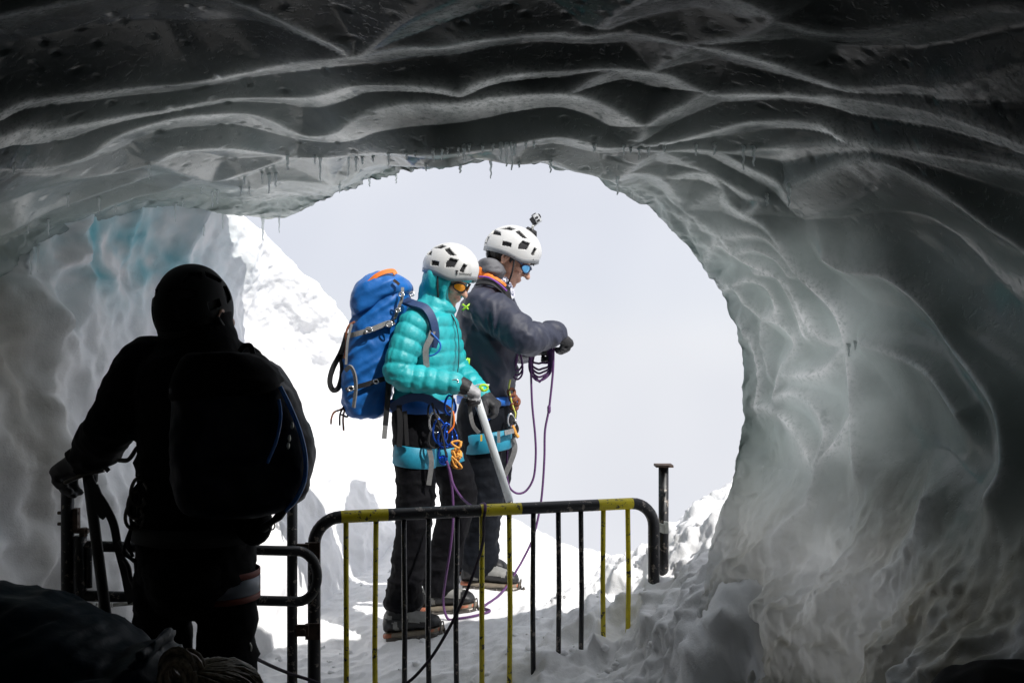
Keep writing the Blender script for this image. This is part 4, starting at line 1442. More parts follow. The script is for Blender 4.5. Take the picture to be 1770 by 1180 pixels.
    legs(mb, hipR, knR, anR, hipL, knL, anL, (P(728, 722, 4.3), .112, .168), [.088, .092, .088, .080, .070, .074], 1.0)
    mb.add(*torso_loft([(P(728, 745, 4.3), .105, .165), (P(728, 715, 4.3), .108, .168), (P(730, 698, 4.3), .106, .160)], F, Lt))
    me = remesh(mb, 0.007, 3)
    ank = P(0, 1000, 4.3)[2]; kn = P(0, 860, 4.3)[2]
    def cr(p):
        w_ = 0.4 + 0.9 * smooth(-(p[:, 2]), -(ank + 0.28), -(ank - 0.05)) + 0.5 * np.exp(-((p[:, 2] - kn) / 0.08) ** 2)
        return wr(p, 121, 0.0075, 6, 17) * w_
    displace(me, cr)
    obj_me('trousers', me, M_TROUSER, root)
    # boots on the snow
    for hx, tx, an_, sd in (((668, 1087, 4.19), (764, 1087, 4.13), anR, 3), ((731, 1042, 4.43), (822, 1040, 4.36), anL, 4)):
        h_, t_ = P(*hx), P(*tx)
        h_[2] = ground_at(h_[0], h_[1]) + 0.010
        t_[2] = ground_at(t_[0], t_[1]) + 0.010
        boot(root, h_, t_, an_, sd)
    # gloves
    for g, cuff0, grey, wp in ((gR, wrR, True, elR), (gL, wrL, False, elL)):
        mb = MB()
        hand_blobs(mb, s=0.9, curl=(58, 70, 50), fat=1.4, **g)
        a0 = cuff0 + unit(wp - cuff0) * 0.012
        mb.add(*sweep([a0, (a0 + g['W']) / 2, g['W'] + unit(g['d']) * 0.02], [.040, .038, .034], 16, round_cap=True))
        me = remesh(mb, 0.0045, 2)
        displace(me, lambda p: 0.0016 * billow(p, 34, 2, 55))
        o = obj_me('glove', me, [M_GLOVE, M_GLOVEGREY], root)
        if grey:
            fc = np.array([q.center for q in me.polygons])
            s_ = (fc - g['W']) @ unit(g['d'])
            b_ = (fc - g['W']) @ unit(g['pn'])
            me.polygons.foreach_set('material_index', ((s_ > 0.038) & (b_ < 0.045)).astype(np.int32))
            q = (cuff0 + g['W']) / 2 + np.array([-.005, -.040, .010])
            ringp = [q + np.array([math.cos(a) * .013, -.002, math.sin(a) * .008]) for a in np.linspace(0, 2 * math.pi, 17)]
            MB().add(*sweep(ringp, .0022, 6)).build('buckle', M_SILVER, o)
    # helmet
    hel, HM, HC = helmet(root, H, math.radians(20), M_HELM, M_FOAM, M_HELMRIM)
    tube('chin_strap', [H(0.0, -0.098, 0.02), H(0.03, -0.092, -0.05), H(0.05, -0.055, -0.115), H(0.055, 0, -0.128), H(0.05, 0.055, -0.115), H(0.0, 0.098, 0.02)], 0.0042, M_BLACK, hel, 6)
    # lettering on the brow: small emblem and name
    cu = bpy.data.curves.new('lettering', 'FONT')
    cu.body = 'simond'
    cu.size = 0.020; cu.extrude = 0.0006; cu.space_character = 1.02
    to = bpy.data.objects.new('lettering', cu); COL.objects.link(to)
    dg = bpy.context.evaluated_depsgraph_get()
    tm = bpy.data.meshes.new_from_object(to.evaluated_get(dg))
    bpy.data.objects.remove(to)
    tv = co_of(tm)
    tf = [tuple(q.vertices) for q in tm.polygons]
    # emblem strokes to the left of the word
    em = [(-.016, .016, -.004, .016), (-.004, .016, -.014, .006), (-.014, .006, -.004, .004), (-.010, .012, -.008, -.004)]
    def wrap(x, y, off):
        az0 = math.radians(-43)
        az = az0 + x / 0.120
        e = math.radians(-9) + y / 0.118
        xx, yy = math.cos(az) * math.cos(e), math.sin(az) * math.cos(e)
        bul = 1 + 0.03 * math.cos(2 * az) * math.cos(e) ** 2
        p = np.array([xx * .134 * bul, yy * .108 * bul, math.sin(e) * .118]) * (1.012 + off)
        return HC + HM @ (p * H.k)
    mb = MB()
    mb.add([wrap(x, y, z * 1.5) for x, y, z in tv], tf)
    for x0, y0, x1, y1 in em:
        mb.add(*sweep([wrap(x0 - .002, y0, .004), wrap(x1 - .002, y1, .004)], 0.0013, 5))
    bpy.data.meshes.remove(tm)
    mb.build('lettering', M_FOAM, hel, smooth_shade=False)
    # teal brow band under the helmet
    bandp = [H(0.105 * math.cos(a), 0.086 * math.sin(a), 0.045) for a in np.linspace(-1.2, 1.2, 17)]
    ribbon('headband', bandp, 0.034, M_TEAL, root, 0.004, H.f, 1)
    lens_pair(root, H, M_LENSO, M_FRAMEK)
    # harness: belt, leg loops, gear
    har = MB().add(*band_ring(P(731, 700, 4.3), F * .128, Lt * .176, np.array([0, 0, .028]) , .007)).build('harness', M_HBLUE, root)
    lc = P(717, 787, 4.20)
    MB().add(*band_ring(lc, np.array([.086, 0, -.010]), np.array([0, .092, 0]), np.array([.003, 0, .044]), .006)).build('leg_loop', M_HARNESS, har)
    lc = P(768, 786, 4.40)
    MB().add(*band_ring(lc, np.array([.084, 0, 0.012]), np.array([0, .088, 0]), np.array([-.01, 0, .036]), .006)).build('leg_loop', M_HARNESS, har)
    ribbon('strap_end', [P(742, 775, 4.08), P(746, 800, 4.08), P(741, 838, 4.09)], 0.020, M_GREY, har)
    ribbon('strap_end', [P(690, 700, 4.07), P(692, 740, 4.08), P(690, 772, 4.09)], 0.022, M_BLACK, har)
    ribbon('strap_end', [P(700, 710, 4.08), P(704, 770, 4.09)], 0.016, M_BLACK, har)
    for (x, y, L_, sx, mt) in ((752, 730, .085, .5, M_SILVER), (760, 745, .10, .3, M_BLUEMETAL), (770, 752, .10, -.3, M_BLUEMETAL), (748, 712, .07, .6, M_BLACK), (778, 752, .09, .5, M_BLUEMETAL), (752, 755, .09, -.2, M_BLACK), (765, 785, .06, .3, M_BLUEMETAL), (778, 700, .08, .2, M_BLUEMETAL)):
        carabiner('carabiner', P(x, y, 4.08), (sx * .4, 0, -1), (1, .5, sx * .3), L_, .0045, mt, har)
    # gathered cord and sling
    mb = MB()
    r_ = random.Random(5)
    for q in range(6):
        c = P(784 + r_.uniform(-6, 8), 785 + r_.uniform(-12, 12), 4.08)
        pts = [c + np.array([r_.uniform(-.022, .022), r_.uniform(-.018, .018), r_.uniform(-.035, .035)]) for _ in range(6)]
        mb.add(*sweep(catmull(pts, 5, True), .0048, 6))
    mb.build('cord_bundle', M_CORD, har)
    tube('sling', [P(772, 700, 4.08), P(783, 712, 4.07), P(784, 735, 4.07), P(774, 748, 4.07)], .0042, M_ORANGE, har, 6)
    tube('sling', [P(745, 690, 4.07), P(752, 715, 4.06), P(762, 742, 4.06), P(772, 790, 4.06)], .0045, M_BLACK, har, 6)
    tube('sling', [P(782, 668, 4.06), P(782, 700, 4.06), P(778, 740, 4.06)], .0035, M_GREY, har, 6)
    MB().add(*ellipsoid(P(766, 795, 4.08), (.020, .016, .022), None, 12, 8)).build('belay_ball', M_BLUEMETAL, har)
    return root
climber_turquoise()

# ================================================================== big blue rucksack
def rucksack():
    root = thing('backpack', 'large bright blue rucksack with orange trimmed lid and grey straps on the turquoise climber', 'backpack', P(640, 716, 4.3))
    M_PACK = simple('blue_ripstop', (0.008, 0.125, 0.43), 0.5, 0, 0.14, 10, 0.3, 60)
    prof = [(719, 622, 660), (713, 606, 670), (700, 597, 674), (680, 594, 677), (650, 593, 682), (620, 595, 688), (590, 600, 694), (562, 606, 701), (540, 611, 705), (520, 616, 707), (505, 624, 706), (492, 634, 702)]
    secs = []
    for i, (y, a_, b_) in enumerate(prof):
        a_, b_ = a_ + 2, b_ - 2
        c = P((a_ + b_) / 2, y, 4.29)
        hw = (b_ - a_) / 2 / FPX * 4.29
        secs.append((c, np.array([hw, 0, 0]), np.array([0, .155 * (0.72 if i == 0 else 0.92 if i == 1 else 1), 0])))
    mb = MB().add(*loft(interp_secs(secs, 4), 36, 2.9))
    me = remesh(mb, 0.008, 3)
    def folds_(p):
        q = p @ np.array([[.82, 0, .57], [0, 1, 0], [-.57, 0, .82]]).T
        return 0.0075 * billow(q * np.array([4, 7, 22]), 1.0, 2, 131, .45) + 0.003 * fbm(p, 28, 2, 133)
    displace(me, folds_)
    obj_me('main_bag', me, M_PACK, root)
    # lid
    prof = [((616, 548), (660, 530)), ((611, 530), (690, 512)), ((613, 508), (710, 505)), ((622, 492), (709, 494)), ((638, 478), (700, 484)), ((655, 471), (688, 476))]
    secs = []
    for i, (a_, b_) in enumerate(prof):
        pa, pb = P(*a_, 4.29), P(*b_, 4.29)
        secs.append(((pa + pb) / 2, (pb - pa) / 2, np.array([0, .168 * (1 if i < 4 else .85 if i == 4 else .6), 0])))
    mb = MB().add(*loft(interp_secs(secs, 4), 34, 2.8))
    me = remesh(mb, 0.008, 3)
    displace(me, lambda p: 0.006 * billow((p @ np.array([[.82, 0, -.4], [0, 1, 0], [.4, 0, .82]])) * np.array([8, 7, 18]), 1.0, 2, 141) + 0.002 * fbm(p, 30, 2, 143))
    lid = obj_me('lid', me, M_PACK, root)
    ribbon('lid_trim', [P(637, 489, 4.14), P(650, 477, 4.14), P(665, 470, 4.15), P(679, 468.5, 4.17), P(684, 474, 4.17)], 0.018, M_ORANGE, lid, 0.004)
    ribbon('lid_trim', [P(680, 484, 4.12), P(686, 488, 4.12), P(690, 492, 4.12)], 0.012, M_RUST, lid, 0.003)
    # straps on the flank that faces the viewer
    y0 = 4.117
    def buckle(c, w=.018):
        ringp = [c + np.array([math.cos(a) * w * .8, -.004, math.sin(a) * w * .62]) for a in np.linspace(0, 2 * math.pi, 13)]
        MB().add(*sweep(ringp, .003, 6)).build('buckle', M_SILVER, root)
    ribbon('compression_strap', [P(604, 580, 4.19), P(612, 578, 4.125), P(640, 570, 4.112), P(668, 559, 4.118), P(682, 556, 4.13)], .021, M_GREY, root, .002)
    buckle(P(638, 570, 4.105)); buckle(P(673, 560, 4.105))
    ribbon('compression_strap', [P(596, 676, 4.19), P(604, 672, 4.125), P(630, 665, 4.112), P(655, 657, 4.118), P(674, 652, 4.13)], .020, M_BLACK, root, .002)
    buckle(P(607, 671, 4.105), .015); buckle(P(650, 659, 4.105), .013)
    ribbon('side_pocket_edge', [P(597, 640, 4.125), P(606, 634, 4.10), P(613, 648, 4.098), P(615, 672, 4.098), P(611, 704, 4.105)], .018, M_GREY, root, .003)
    ribbon('lid_strap', [P(696, 497, 4.13), P(695, 515, 4.11), P(689, 532, 4.11), P(682, 552, 4.12)], .012, M_GREY, root, .003)
    for x, y in ((694, 509), (688, 536), (712, 508)):
        buckle(P(x, y, 4.10), .013)
    ribbon('side_piping', [P(608, 560, 4.14), P(601, 590, 4.13), P(598, 630, 4.13)], .010, M_GREY, root, .003)
    ribbon('tool_loop', [P(600, 575, 4.2), P(591, 605, 4.2), P(575, 637, 4.2), P(570, 660, 4.2), P(576, 674, 4.2), P(586, 668, 4.2), P(592, 640, 4.2), P(589, 612, 4.2)], .022, M_BLACK, root, .003)
    tube('cord', [P(613, 556, 4.15), P(603, 563, 4.14), P(598, 578, 4.14), P(599, 596, 4.15), P(595, 620, 4.16)], .005, M_BROWN, root, 6)
    for pts in ([(597, 700), (590, 707), (578, 712), (573, 722), (572, 733)], [(596, 700), (588, 715), (587, 735)], [(597, 702), (593, 722), (594, 744)], [(592, 706), (600, 712), (600, 720), (590, 716)]):
        tube('cord', [P(x, y, 4.2) for x, y in pts], .0042, M_DARKROPE if pts[0][0] != 597 else M_BROWN, root, 6)
    ribbon('hanging_strap', [P(672, 650, 4.11), P(670, 690, 4.08), P(666, 735, 4.08)], .022, M_BLACK, root, .002)
    ribbon('hanging_strap', [P(666, 735, 4.079), P(664, 758, 4.079)], .020, M_GREY, root, .002)
    # shoulder harness round the wearer
    M_STRAPN = simple('navy_padding', (0.018, 0.045, 0.13), 0.6, 0, 0.1, 40, 0.2)
    ribbon('shoulder_strap', [P(700, 520, 4.16), P(716, 526, 4.10), P(735, 533, 4.075), P(747, 552, 4.07), P(752, 580, 4.08), P(747, 600, 4.09)], .034, M_STRAPN, root, .008, np.array([.3, -1, .3]))
    ribbon('shoulder_strap', [P(748, 572, 4.066), P(744, 585, 4.062), P(736, 604, 4.06), P(738, 640, 4.065)], .024, M_GREY, root, .002)
    tube('drinking_hose', [P(745, 575, 4.06), P(759, 590, 4.06), P(761, 602, 4.06), P(752, 612, 4.06), P(738, 616, 4.07)], .0035, M_HBLUE, root, 6)
    ribbon('hip_belt', [P(676, 705, 4.10), P(700, 690, 4.07), P(730, 686, 4.06), P(756, 698, 4.08), P(775, 710, 4.12)], .034, M_STRAPN, root, .007)
    return root
rucksack()

# ================================================================== ice axe under the turquoise climber's hand
def ice_axe_silver():
    a, b = P(819, 672, 4.085), P(881, 866, 4.20)
    root = thing('ice_axe', 'straight ice axe with worn silver shaft held by the turquoise climber', 'ice axe', b)
    M_SHAFT = chipped('worn_silver', (0.62, 0.66, 0.68), (0.30, 0.28, 0.24), 0.35, 0.35, 40)
    d = unit(b - a)
    MB().add(*sweep([a, a + (b - a) * .5, b], [(.0165, .011)] * 3, 14, up=np.array([1.0, 0, 0]))).build('shaft', M_SHAFT, root)
    MB().add(*sweep([b, b + d * .012, b + d * .05], [.0135, .012, .002], 10)).build('spike', M_CRAMPON, root)
    v, f = sweep(catmull([P(797, 678, 4.085), P(805, 671, 4.085), P(819, 667, 4.085), P(833, 664, 4.085), P(846, 665, 4.085)], 5), [(.0035, .007)] * 21, 8)
    MB().add(v, f).build('head', M_ALU, root)
    mb = MB()
    ringp = [P(836, 670, 4.075) + np.array([math.cos(t) * .017, 0, math.sin(t) * .012]) for t in np.linspace(0, 2 * math.pi, 15)]
    mb.add(*sweep(ringp, .005, 6)); mb.add(*box(P(833, 672, 4.07), .012, .01, .016))
    mb.build('leash_lock', M_LIME, root)
    ribbon('leash', [P(812, 690, 4.07), P(813, 712, 4.065), P(818, 735, 4.07), P(828, 748, 4.09)], .016, M_GREY, root, .002)
    return root
ice_axe_silver()
# ================================================================== climber in the slate jacket
def climber_slate():
    root = thing('person', 'climber in dark slate jacket and white helmet with a camera, gathering purple rope', 'person', P(845, 1005, 4.75))
    yaw = math.radians(4)
    F = np.array([math.cos(yaw), math.sin(yaw), 0]); Lt = np.array([-math.sin(yaw), math.cos(yaw), 0])
    H = HeadFrame(P(881, 447, 4.75), math.radians(-7), math.radians(-31), 0, 1.0)
    shR, elR, wrR = P(836, 532, 4.57), P(908, 584, 4.47), P(958, 577, 4.64)
    shL, elL, wrL = P(860, 532, 4.93), P(896, 602, 5.0), P(918, 602, 4.82)
    hipR, knR, anR = P(828, 725, 4.65), P(840, 855, 4.62), P(828, 968, 4.66)
    hipL, knL, anL = P(858, 725, 4.86), P(850, 850, 4.88), P(808, 962, 4.88)
    rows_ = [(P(840, 690, 4.75), .125, .175), (P(841, 668, 4.75), .130, .18), (P(842, 630, 4.75), .140, .195), (P(842, 590, 4.75), .145, .205), (P(842, 555, 4.75), .138, .215), (P(843, 525, 4.75), .115, .20), (P(848, 505, 4.75), .085, .13), (P(854, 490, 4.75), .066, .075)]
    neck = [P(850, 510, 4.75), P(862, 480, 4.75), H(-0.02, 0, -0.04)]
    mb = MB()
    head_blobs(mb, H)
    mb.add(*sweep(neck, [.068, .060, .058], 16, round_cap=True))
    mb.add(*torso_loft(rows_, F, Lt, 0.82))
    for a_, b_, c_ in ((shR, elR, wrR), (shL, elL, wrL)):
        mb.add(*sweep(catmull([a_, (a_ + b_) / 2, b_, (b_ + c_) / 2, c_], 4), list(np.interp(np.linspace(0, 1, 17), [0, .45, .55, 1], [.055, .045, .044, .030])), 14, round_cap=True))
    legs(mb, hipR, knR, anR, hipL, knL, anL, (P(842, 715, 4.75), .125, .175), [.095, .092, .08, .06, .055, .045], 0.85)
    gR = dict(W=wrR, d=np.array([.62, .45, -.35]), pn=np.array([-.35, .2, -1.0]), ts=np.array([-.4, 1.0, 0.2]))
    gL = dict(W=wrL, d=np.array([.9, -.25, -.05]), pn=np.array([.1, -.3, -1.0]), ts=np.array([.2, -1.0, 0.4]))
    hand_blobs(mb, curl=(60, 70, 50), **gR)
    hand_blobs(mb, curl=(60, 70, 50), **gL)
    me = remesh(mb, 0.0055, 2)
    obj_me('body', me, M_SKIN, root)
    # shell jacket
    mb = MB()
    mb.add(*torso_loft(rows_, F, Lt, 1.0))
    armR = catmull([shR, (shR + elR) / 2 + np.array([0, 0, .012]), elR, (elR + wrR) / 2, wrR], 6)
    armL = catmull([shL, (shL + elL) / 2, elL, (elL + wrL) / 2, wrL], 6)
    ra = list(np.interp(np.linspace(0, 1, len(armR)), [0, .2, .45, .55, .8, 1], [.092, .088, .075, .070, .060, .052]))
    mb.add(*sweep(armR, ra, 22, round_cap=True)).add(*sweep(armL, [r * .95 for r in ra], 22, round_cap=True))
    me = remesh(mb, 0.007, 4)
    def crease(p):
        dR, aR = seg_param(p, armR)
        on = smooth(-dR, -0.12, -0.09)
        arm = 0.0095 * billow(np.stack([aR * 20 + 2.0 * ((p[:, 2])) * 6, p[:, 1] * 7, p[:, 2] * 5], 1), 1.0, 2, 151)
        q = p @ np.array([[.8, 0, -.6], [0, 1, 0], [.6, 0, .8]])
        tor = 0.012 * billow(q * np.array([13, 6, 5]), 1.0, 2, 153)
        return on * arm + (1 - on) * tor + 0.0015 * fbm(p, 40, 2, 155)
    displace(me, crease)
    jk = obj_me('jacket', me, M_NAVY, root)
    # hem cord pull, folded hood with orange lining, scarf
    mb = MB()
    hc = P(848, 470, 4.75)
    mb.add(*ellipsoid(P(850, 466, 4.72), (.070, .115, .052), HeadFrame((0, 0, 0), 0, -.55).M, 24, 14))
    me = remesh(mb, 0.006, 2)
    displace(me, lambda p: 0.007 * billow(p * np.array([10, 10, 26]), 1, 2, 161))
    obj_me('folded_hood', me, simple('grey_hood', (0.11, 0.11, 0.12), 0.65, 0, 0.15, 20, 0.3, 60), jk)
    mb = MB()
    mb.add(*ellipsoid(P(834, 471, 4.66), (.030, .03, .035), None, 14, 10))
    mb.add(*sweep(catmull([P(840, 480, 4.62), P(853, 484, 4.60), P(864, 492, 4.60), P(872, 500, 4.61)], 5), [(.020, .012)] * 16, 10, round_cap=True))
    me = remesh(mb, 0.005, 2)
    displace(me, lambda p: 0.004 * billow(p, 28, 2, 163))
    obj_me('hood_lining', me, M_ORANGE, jk)
    NS = Nodes('printed_scarf')
    vv = NS.noise(NS.coord(), 60, 4, 0.6)
    NS.set(Base_Color=NS.ramp(vv, [(0.42, (0.05, 0.06, 0.13)), (0.47, (0.55, 0.56, 0.64)), (0.62, (0.66, 0.66, 0.70))]), Roughness=0.8)
    mb = MB()
    mb.add(*sweep([P(851, 478, 4.75), P(857, 492, 4.75), P(863, 508, 4.75)], [(.066, .074), (.072, .078), (.070, .072)], 22, round_cap=True))
    me = remesh(mb, 0.006, 2)
    displace(me, lambda p: 0.006 * billow(p @ np.array([[.8, 0, -.6], [0, 1, 0], [.6, 0, .8]]) * np.array([9, 9, 34]), 1, 2, 165))
    obj_me('scarf', me, NS.m, root)
    # pack straps and lime buckles
    ribbon('shoulder_strap', [P(824, 488, 4.60), P(838, 486, 4.57), P(856, 490, 4.555), P(874, 505, 4.57), P(880, 520, 4.60)], .034, M_BLACK, jk, .004, np.array([0, -1, .6]))
    tube('strap_cord', [P(828, 478, 4.585), P(845, 480, 4.555), P(862, 490, 4.545), P(876, 503, 4.555)], .0042, simple('violet_cord', (0.22, 0.06, 0.36), 0.6), jk, 6)
    MB().add(*box(P(877, 501, 4.60), .022, .022, .034, Matrix.Rotation(0.3, 3, 'Y'))).build('strap_buckle', M_BLACK, jk, smooth_shade=False)
    for bx, by in ((806, 531), (803, 625)):
        mb = MB()
        for s in (-1, 1):
            mb.add(*sweep([P(bx, by, 4.50) + np.array([-.018, 0, s * .014]), P(bx, by, 4.50), P(bx, by, 4.50) + np.array([.018, 0, s * .016])], .0052, 6))
        mb.add(*sweep([P(bx, by, 4.50) + np.array([.018, 0, -.016]), P(bx, by, 4.50) + np.array([.02, 0, .016])], .0052, 6))
        mb.build('lime_buckle', M_LIME, jk)
    ribbon('lime_tab', [P(809, 636, 4.52), P(814, 643, 4.52), P(818, 647, 4.52)], .014, M_LIME, jk, .002)
    # trousers
    mb = MB()
    legs(mb, hipR, knR, anR, hipL, knL, anL, (P(842, 715, 4.75), .128, .178), [.098, .102, .092, .080, .078, .082], 1.0)
    mb.add(*torso_loft([(P(842, 745, 4.75), .12, .175), (P(841, 710, 4.75), .128, .18), (P(840, 682, 4.75), .122, .172)], F, Lt))
    me = remesh(mb, 0.007, 3)
    ank = P(0, 960, 4.75)[2]; kn = P(0, 855, 4.75)[2]
    displace(me, lambda p: wr(p, 171, 0.008, 6, 16) * (0.5 + 0.8 * smooth(-p[:, 2], -(ank + .28), -(ank - .05)) + .5 * np.exp(-((p[:, 2] - kn) / .08) ** 2)))
    obj_me('trousers', me, simple('charcoal_softshell', (0.008, 0.0095, 0.013), 0.65, 0, 0.35, 14, 0.5, 60, Specular_IOR_Level=0.08), root)
    for hx, tx, an_, sd in (((799, 1002, 4.68), (897, 1002, 4.62), anR, 6), ((784, 993, 4.92), (878, 993, 4.88), anL, 7)):
        h_, t_ = P(*hx), P(*tx)
        h_[2] = ground_at(h_[0], h_[1]) + 0.010
        t_[2] = ground_at(t_[0], t_[1]) + 0.010
        boot(root, h_, t_, an_, sd)
    for g, c0, wp in ((gR, wrR, elR), (gL, wrL, elL)):
        mb = MB()
        hand_blobs(mb, s=1.0, curl=(60, 70, 50), fat=1.42, **g)
        a0 = c0 + unit(wp - c0) * .03
        mb.add(*sweep([a0, c0, c0 + unit(g['d']) * .02], [.046, .042, .036], 16, round_cap=True))
        me = remesh(mb, 0.005, 2)
        displace(me, lambda p: 0.0018 * billow(p, 34, 2, 57))
        obj_me('glove', me, M_GLOVE, root)
    # hair below the helmet
    mb = MB()
    mb.add(*ellipsoid(H(-0.045, 0, 0.012), (.070, .080, .070), H.M, 24, 14))
    for s in (-1, 1):
        mb.add(*sweep([H(0.022, .079 * s, 0.03), H(0.022, .078 * s, -0.012)], [.012, .005], 8, round_cap=True))
    for q in range(9):
        y = -.05 + .0125 * q
        mb.add(*sweep([H(.085, y, .065), H(.103, y * 1.0, .050), H(.109, y + .004, .034 + .006 * math.sin(q * 2.2))], [.012, .008, .003], 7, round_cap=True))
    me = remesh(mb, 0.005, 1)
    displace(me, lambda p: 0.0025 * billow(p, 55, 2, 59))
    obj_me('hair', me, M_HAIRD, root)
    hel, HM, HC = helmet(root, H, math.radians(19), M_HELM, M_FOAM, M_HELMRIM)
    tube('chin_strap', [H(0.03, -.096, .02), H(0.055, -.080, -.05), H(0.062, -.050, -.108), H(0.060, 0, -.122), H(0.062, .050, -.108), H(0.03, .096, .02)], .0045, M_BLACK, hel, 6)
    MB().add(*sweep([H(-.09, -.05, -.03), H(-.105, 0, -.035), H(-.09, .05, -.03)], [(.02, .008)] * 3, 8)).build('cradle', M_FRAMEK, hel)
    lens_pair(root, H, M_LENSB, M_FRAMEB)
    # harness
    har = MB().add(*band_ring(P(842, 690, 4.75), F * .138, Lt * .19, np.array([0, 0, .020]), .008)).build('harness', M_HBLUE, root)
    MB().add(*band_ring(P(843, 762, 4.63), np.array([.106, 0, 0.014]), np.array([0, .102, 0]), np.array([0, 0, .046]), .007)).build('leg_loop', M_HARNESS, har)
    MB().add(*band_ring(P(850, 752, 4.87), np.array([.100, 0, 0]), np.array([0, .100, 0]), np.array([0, 0, .038]), .006)).build('leg_loop', M_HARNESS, har)
    ribbon('strap_end', [P(886, 757, 4.60), P(890, 775, 4.60), P(882, 800, 4.61), P(872, 822, 4.62)], .024, M_GREY, har)
    ribbon('strap_end', [P(872, 748, 4.515), P(888, 744, 4.56)], .022, M_GREY, har)
    ribbon('strap_end', [P(862, 745, 4.512), P(862, 765, 4.512)], .014, M_GREY, har)
    ribbon('label_tab', [P(832, 751, 4.508), P(832, 762, 4.508)], .008, M_YELLOWPL, har)
    mb = MB()
    for q, (x, y) in enumerate(((884, 678), (887, 688), (892, 694), (889, 702))):
        c = P(x, y, 4.58)
        ringp = [c + np.array([math.cos(t) * .015, .01 * math.sin(t * 2), math.sin(t) * .017]) for t in np.linspace(0, 2 * math.pi, 13)]
        mb.add(*sweep(ringp, .0075, 6))
    mb.build('prusik_cord', M_BROWN, har)
    tube('sling', [P(882, 656, 4.58), P(880, 672, 4.57), P(886, 700, 4.57), P(891, 715, 4.57), P(888, 728, 4.58)], .004, simple('yellow_sling', (0.62, 0.62, 0.12), 0.6), har, 6)
    for (x, y, L_, mt) in ((884, 726, .06, M_SILVER), (888, 738, .06, M_BLACK), (845, 705, .09, M_SILVER), (838, 712, .08, M_BLUEMETAL), (848, 694, .08, M_BLACK)):
        carabiner('carabiner', P(x, y, 4.53 if x < 860 else 4.57), (.2, 0, -1), (1, .3, .2), L_, .005, mt, har)
    tube('cord_end', [P(886, 735, 4.57), P(891, 748, 4.57), P(896, 756, 4.57)], .008, M_CORD, har, 6)
    return H, HM, HC
SH, SHM, SHC = climber_slate()

# ---- small action camera clamped on that helmet
def action_camera():
    c = P(926, 380, 4.75)
    root = thing('action_camera', 'small silver action camera in a clear case on the helmet of the slate jacket climber', 'camera', P(920, 393, 4.75))
    Rm = np.array(Matrix.Rotation(math.radians(-32), 3, 'Y').to_3x3()) @ np.array(Matrix.Rotation(math.radians(18), 3, 'Z').to_3x3())
    b_ = P(919, 398, 4.72)
    MB().add(*loft([(P(917, 403, 4.75), np.array([.030, 0, -.018]), np.array([0, .02, 0])), (P(920, 396, 4.75), np.array([.022, 0, -.012]), np.array([0, .016, 0]))], 14, 3)).build('adhesive_mount', M_BLACK, root)
    mb = MB()
    mb.add(*sweep([P(920, 397, 4.74), P(921, 391, 4.74), P(923, 388, 4.74)], .0065, 8))
    mb.add(*sweep([P(921, 391, 4.72), P(921, 391, 4.77)], .005, 8))
    mb.build('arm', M_STEEL, root)
    NC_ = simple('clear_case', (0.85, 0.87, 0.88), 0.12, 0, 0, 30, Transmission_Weight=0.6)
    v, f = box(c, .030, .060, .046, Rm)
    o = MB().add(v, f).build('case', NC_, root, smooth_shade=False)
    bv = o.modifiers.new('b', 'BEVEL'); bv.width = .004; bv.segments = 2
    v, f = box(c, .021, .050, .036, Rm)
    MB().add(v, f).build('camera_body', M_SILVER, root, smooth_shade=False)
    e = c + Rm @ np.array([.017, -.012, .006])
    MB().add(*sweep([e - Rm @ np.array([.006, 0, 0]), e + Rm @ np.array([.006, 0, 0])], .012, 14)).build('lens', M_FOAM, root)
    for dz in (-.012, .004):
        v, f = box(c + Rm @ np.array([-.003, -.0315, dz]), .014, .003, .010, Rm)
        MB().add(v, f).build('button', M_FOAM, root, smooth_shade=False)
    v, f = box(c + Rm @ np.array([0, -.012, .025]), .018, .020, .006, Rm)
    MB().add(v, f).build('latch', M_FOAM, root, smooth_shade=False)
    v, f = box(c + Rm @ np.array([-.014, 0, 0]), .004, .052, .040, Rm)
    MB().add(v, f).build('back_door', M_FOAM, root, smooth_shade=False)
action_camera()

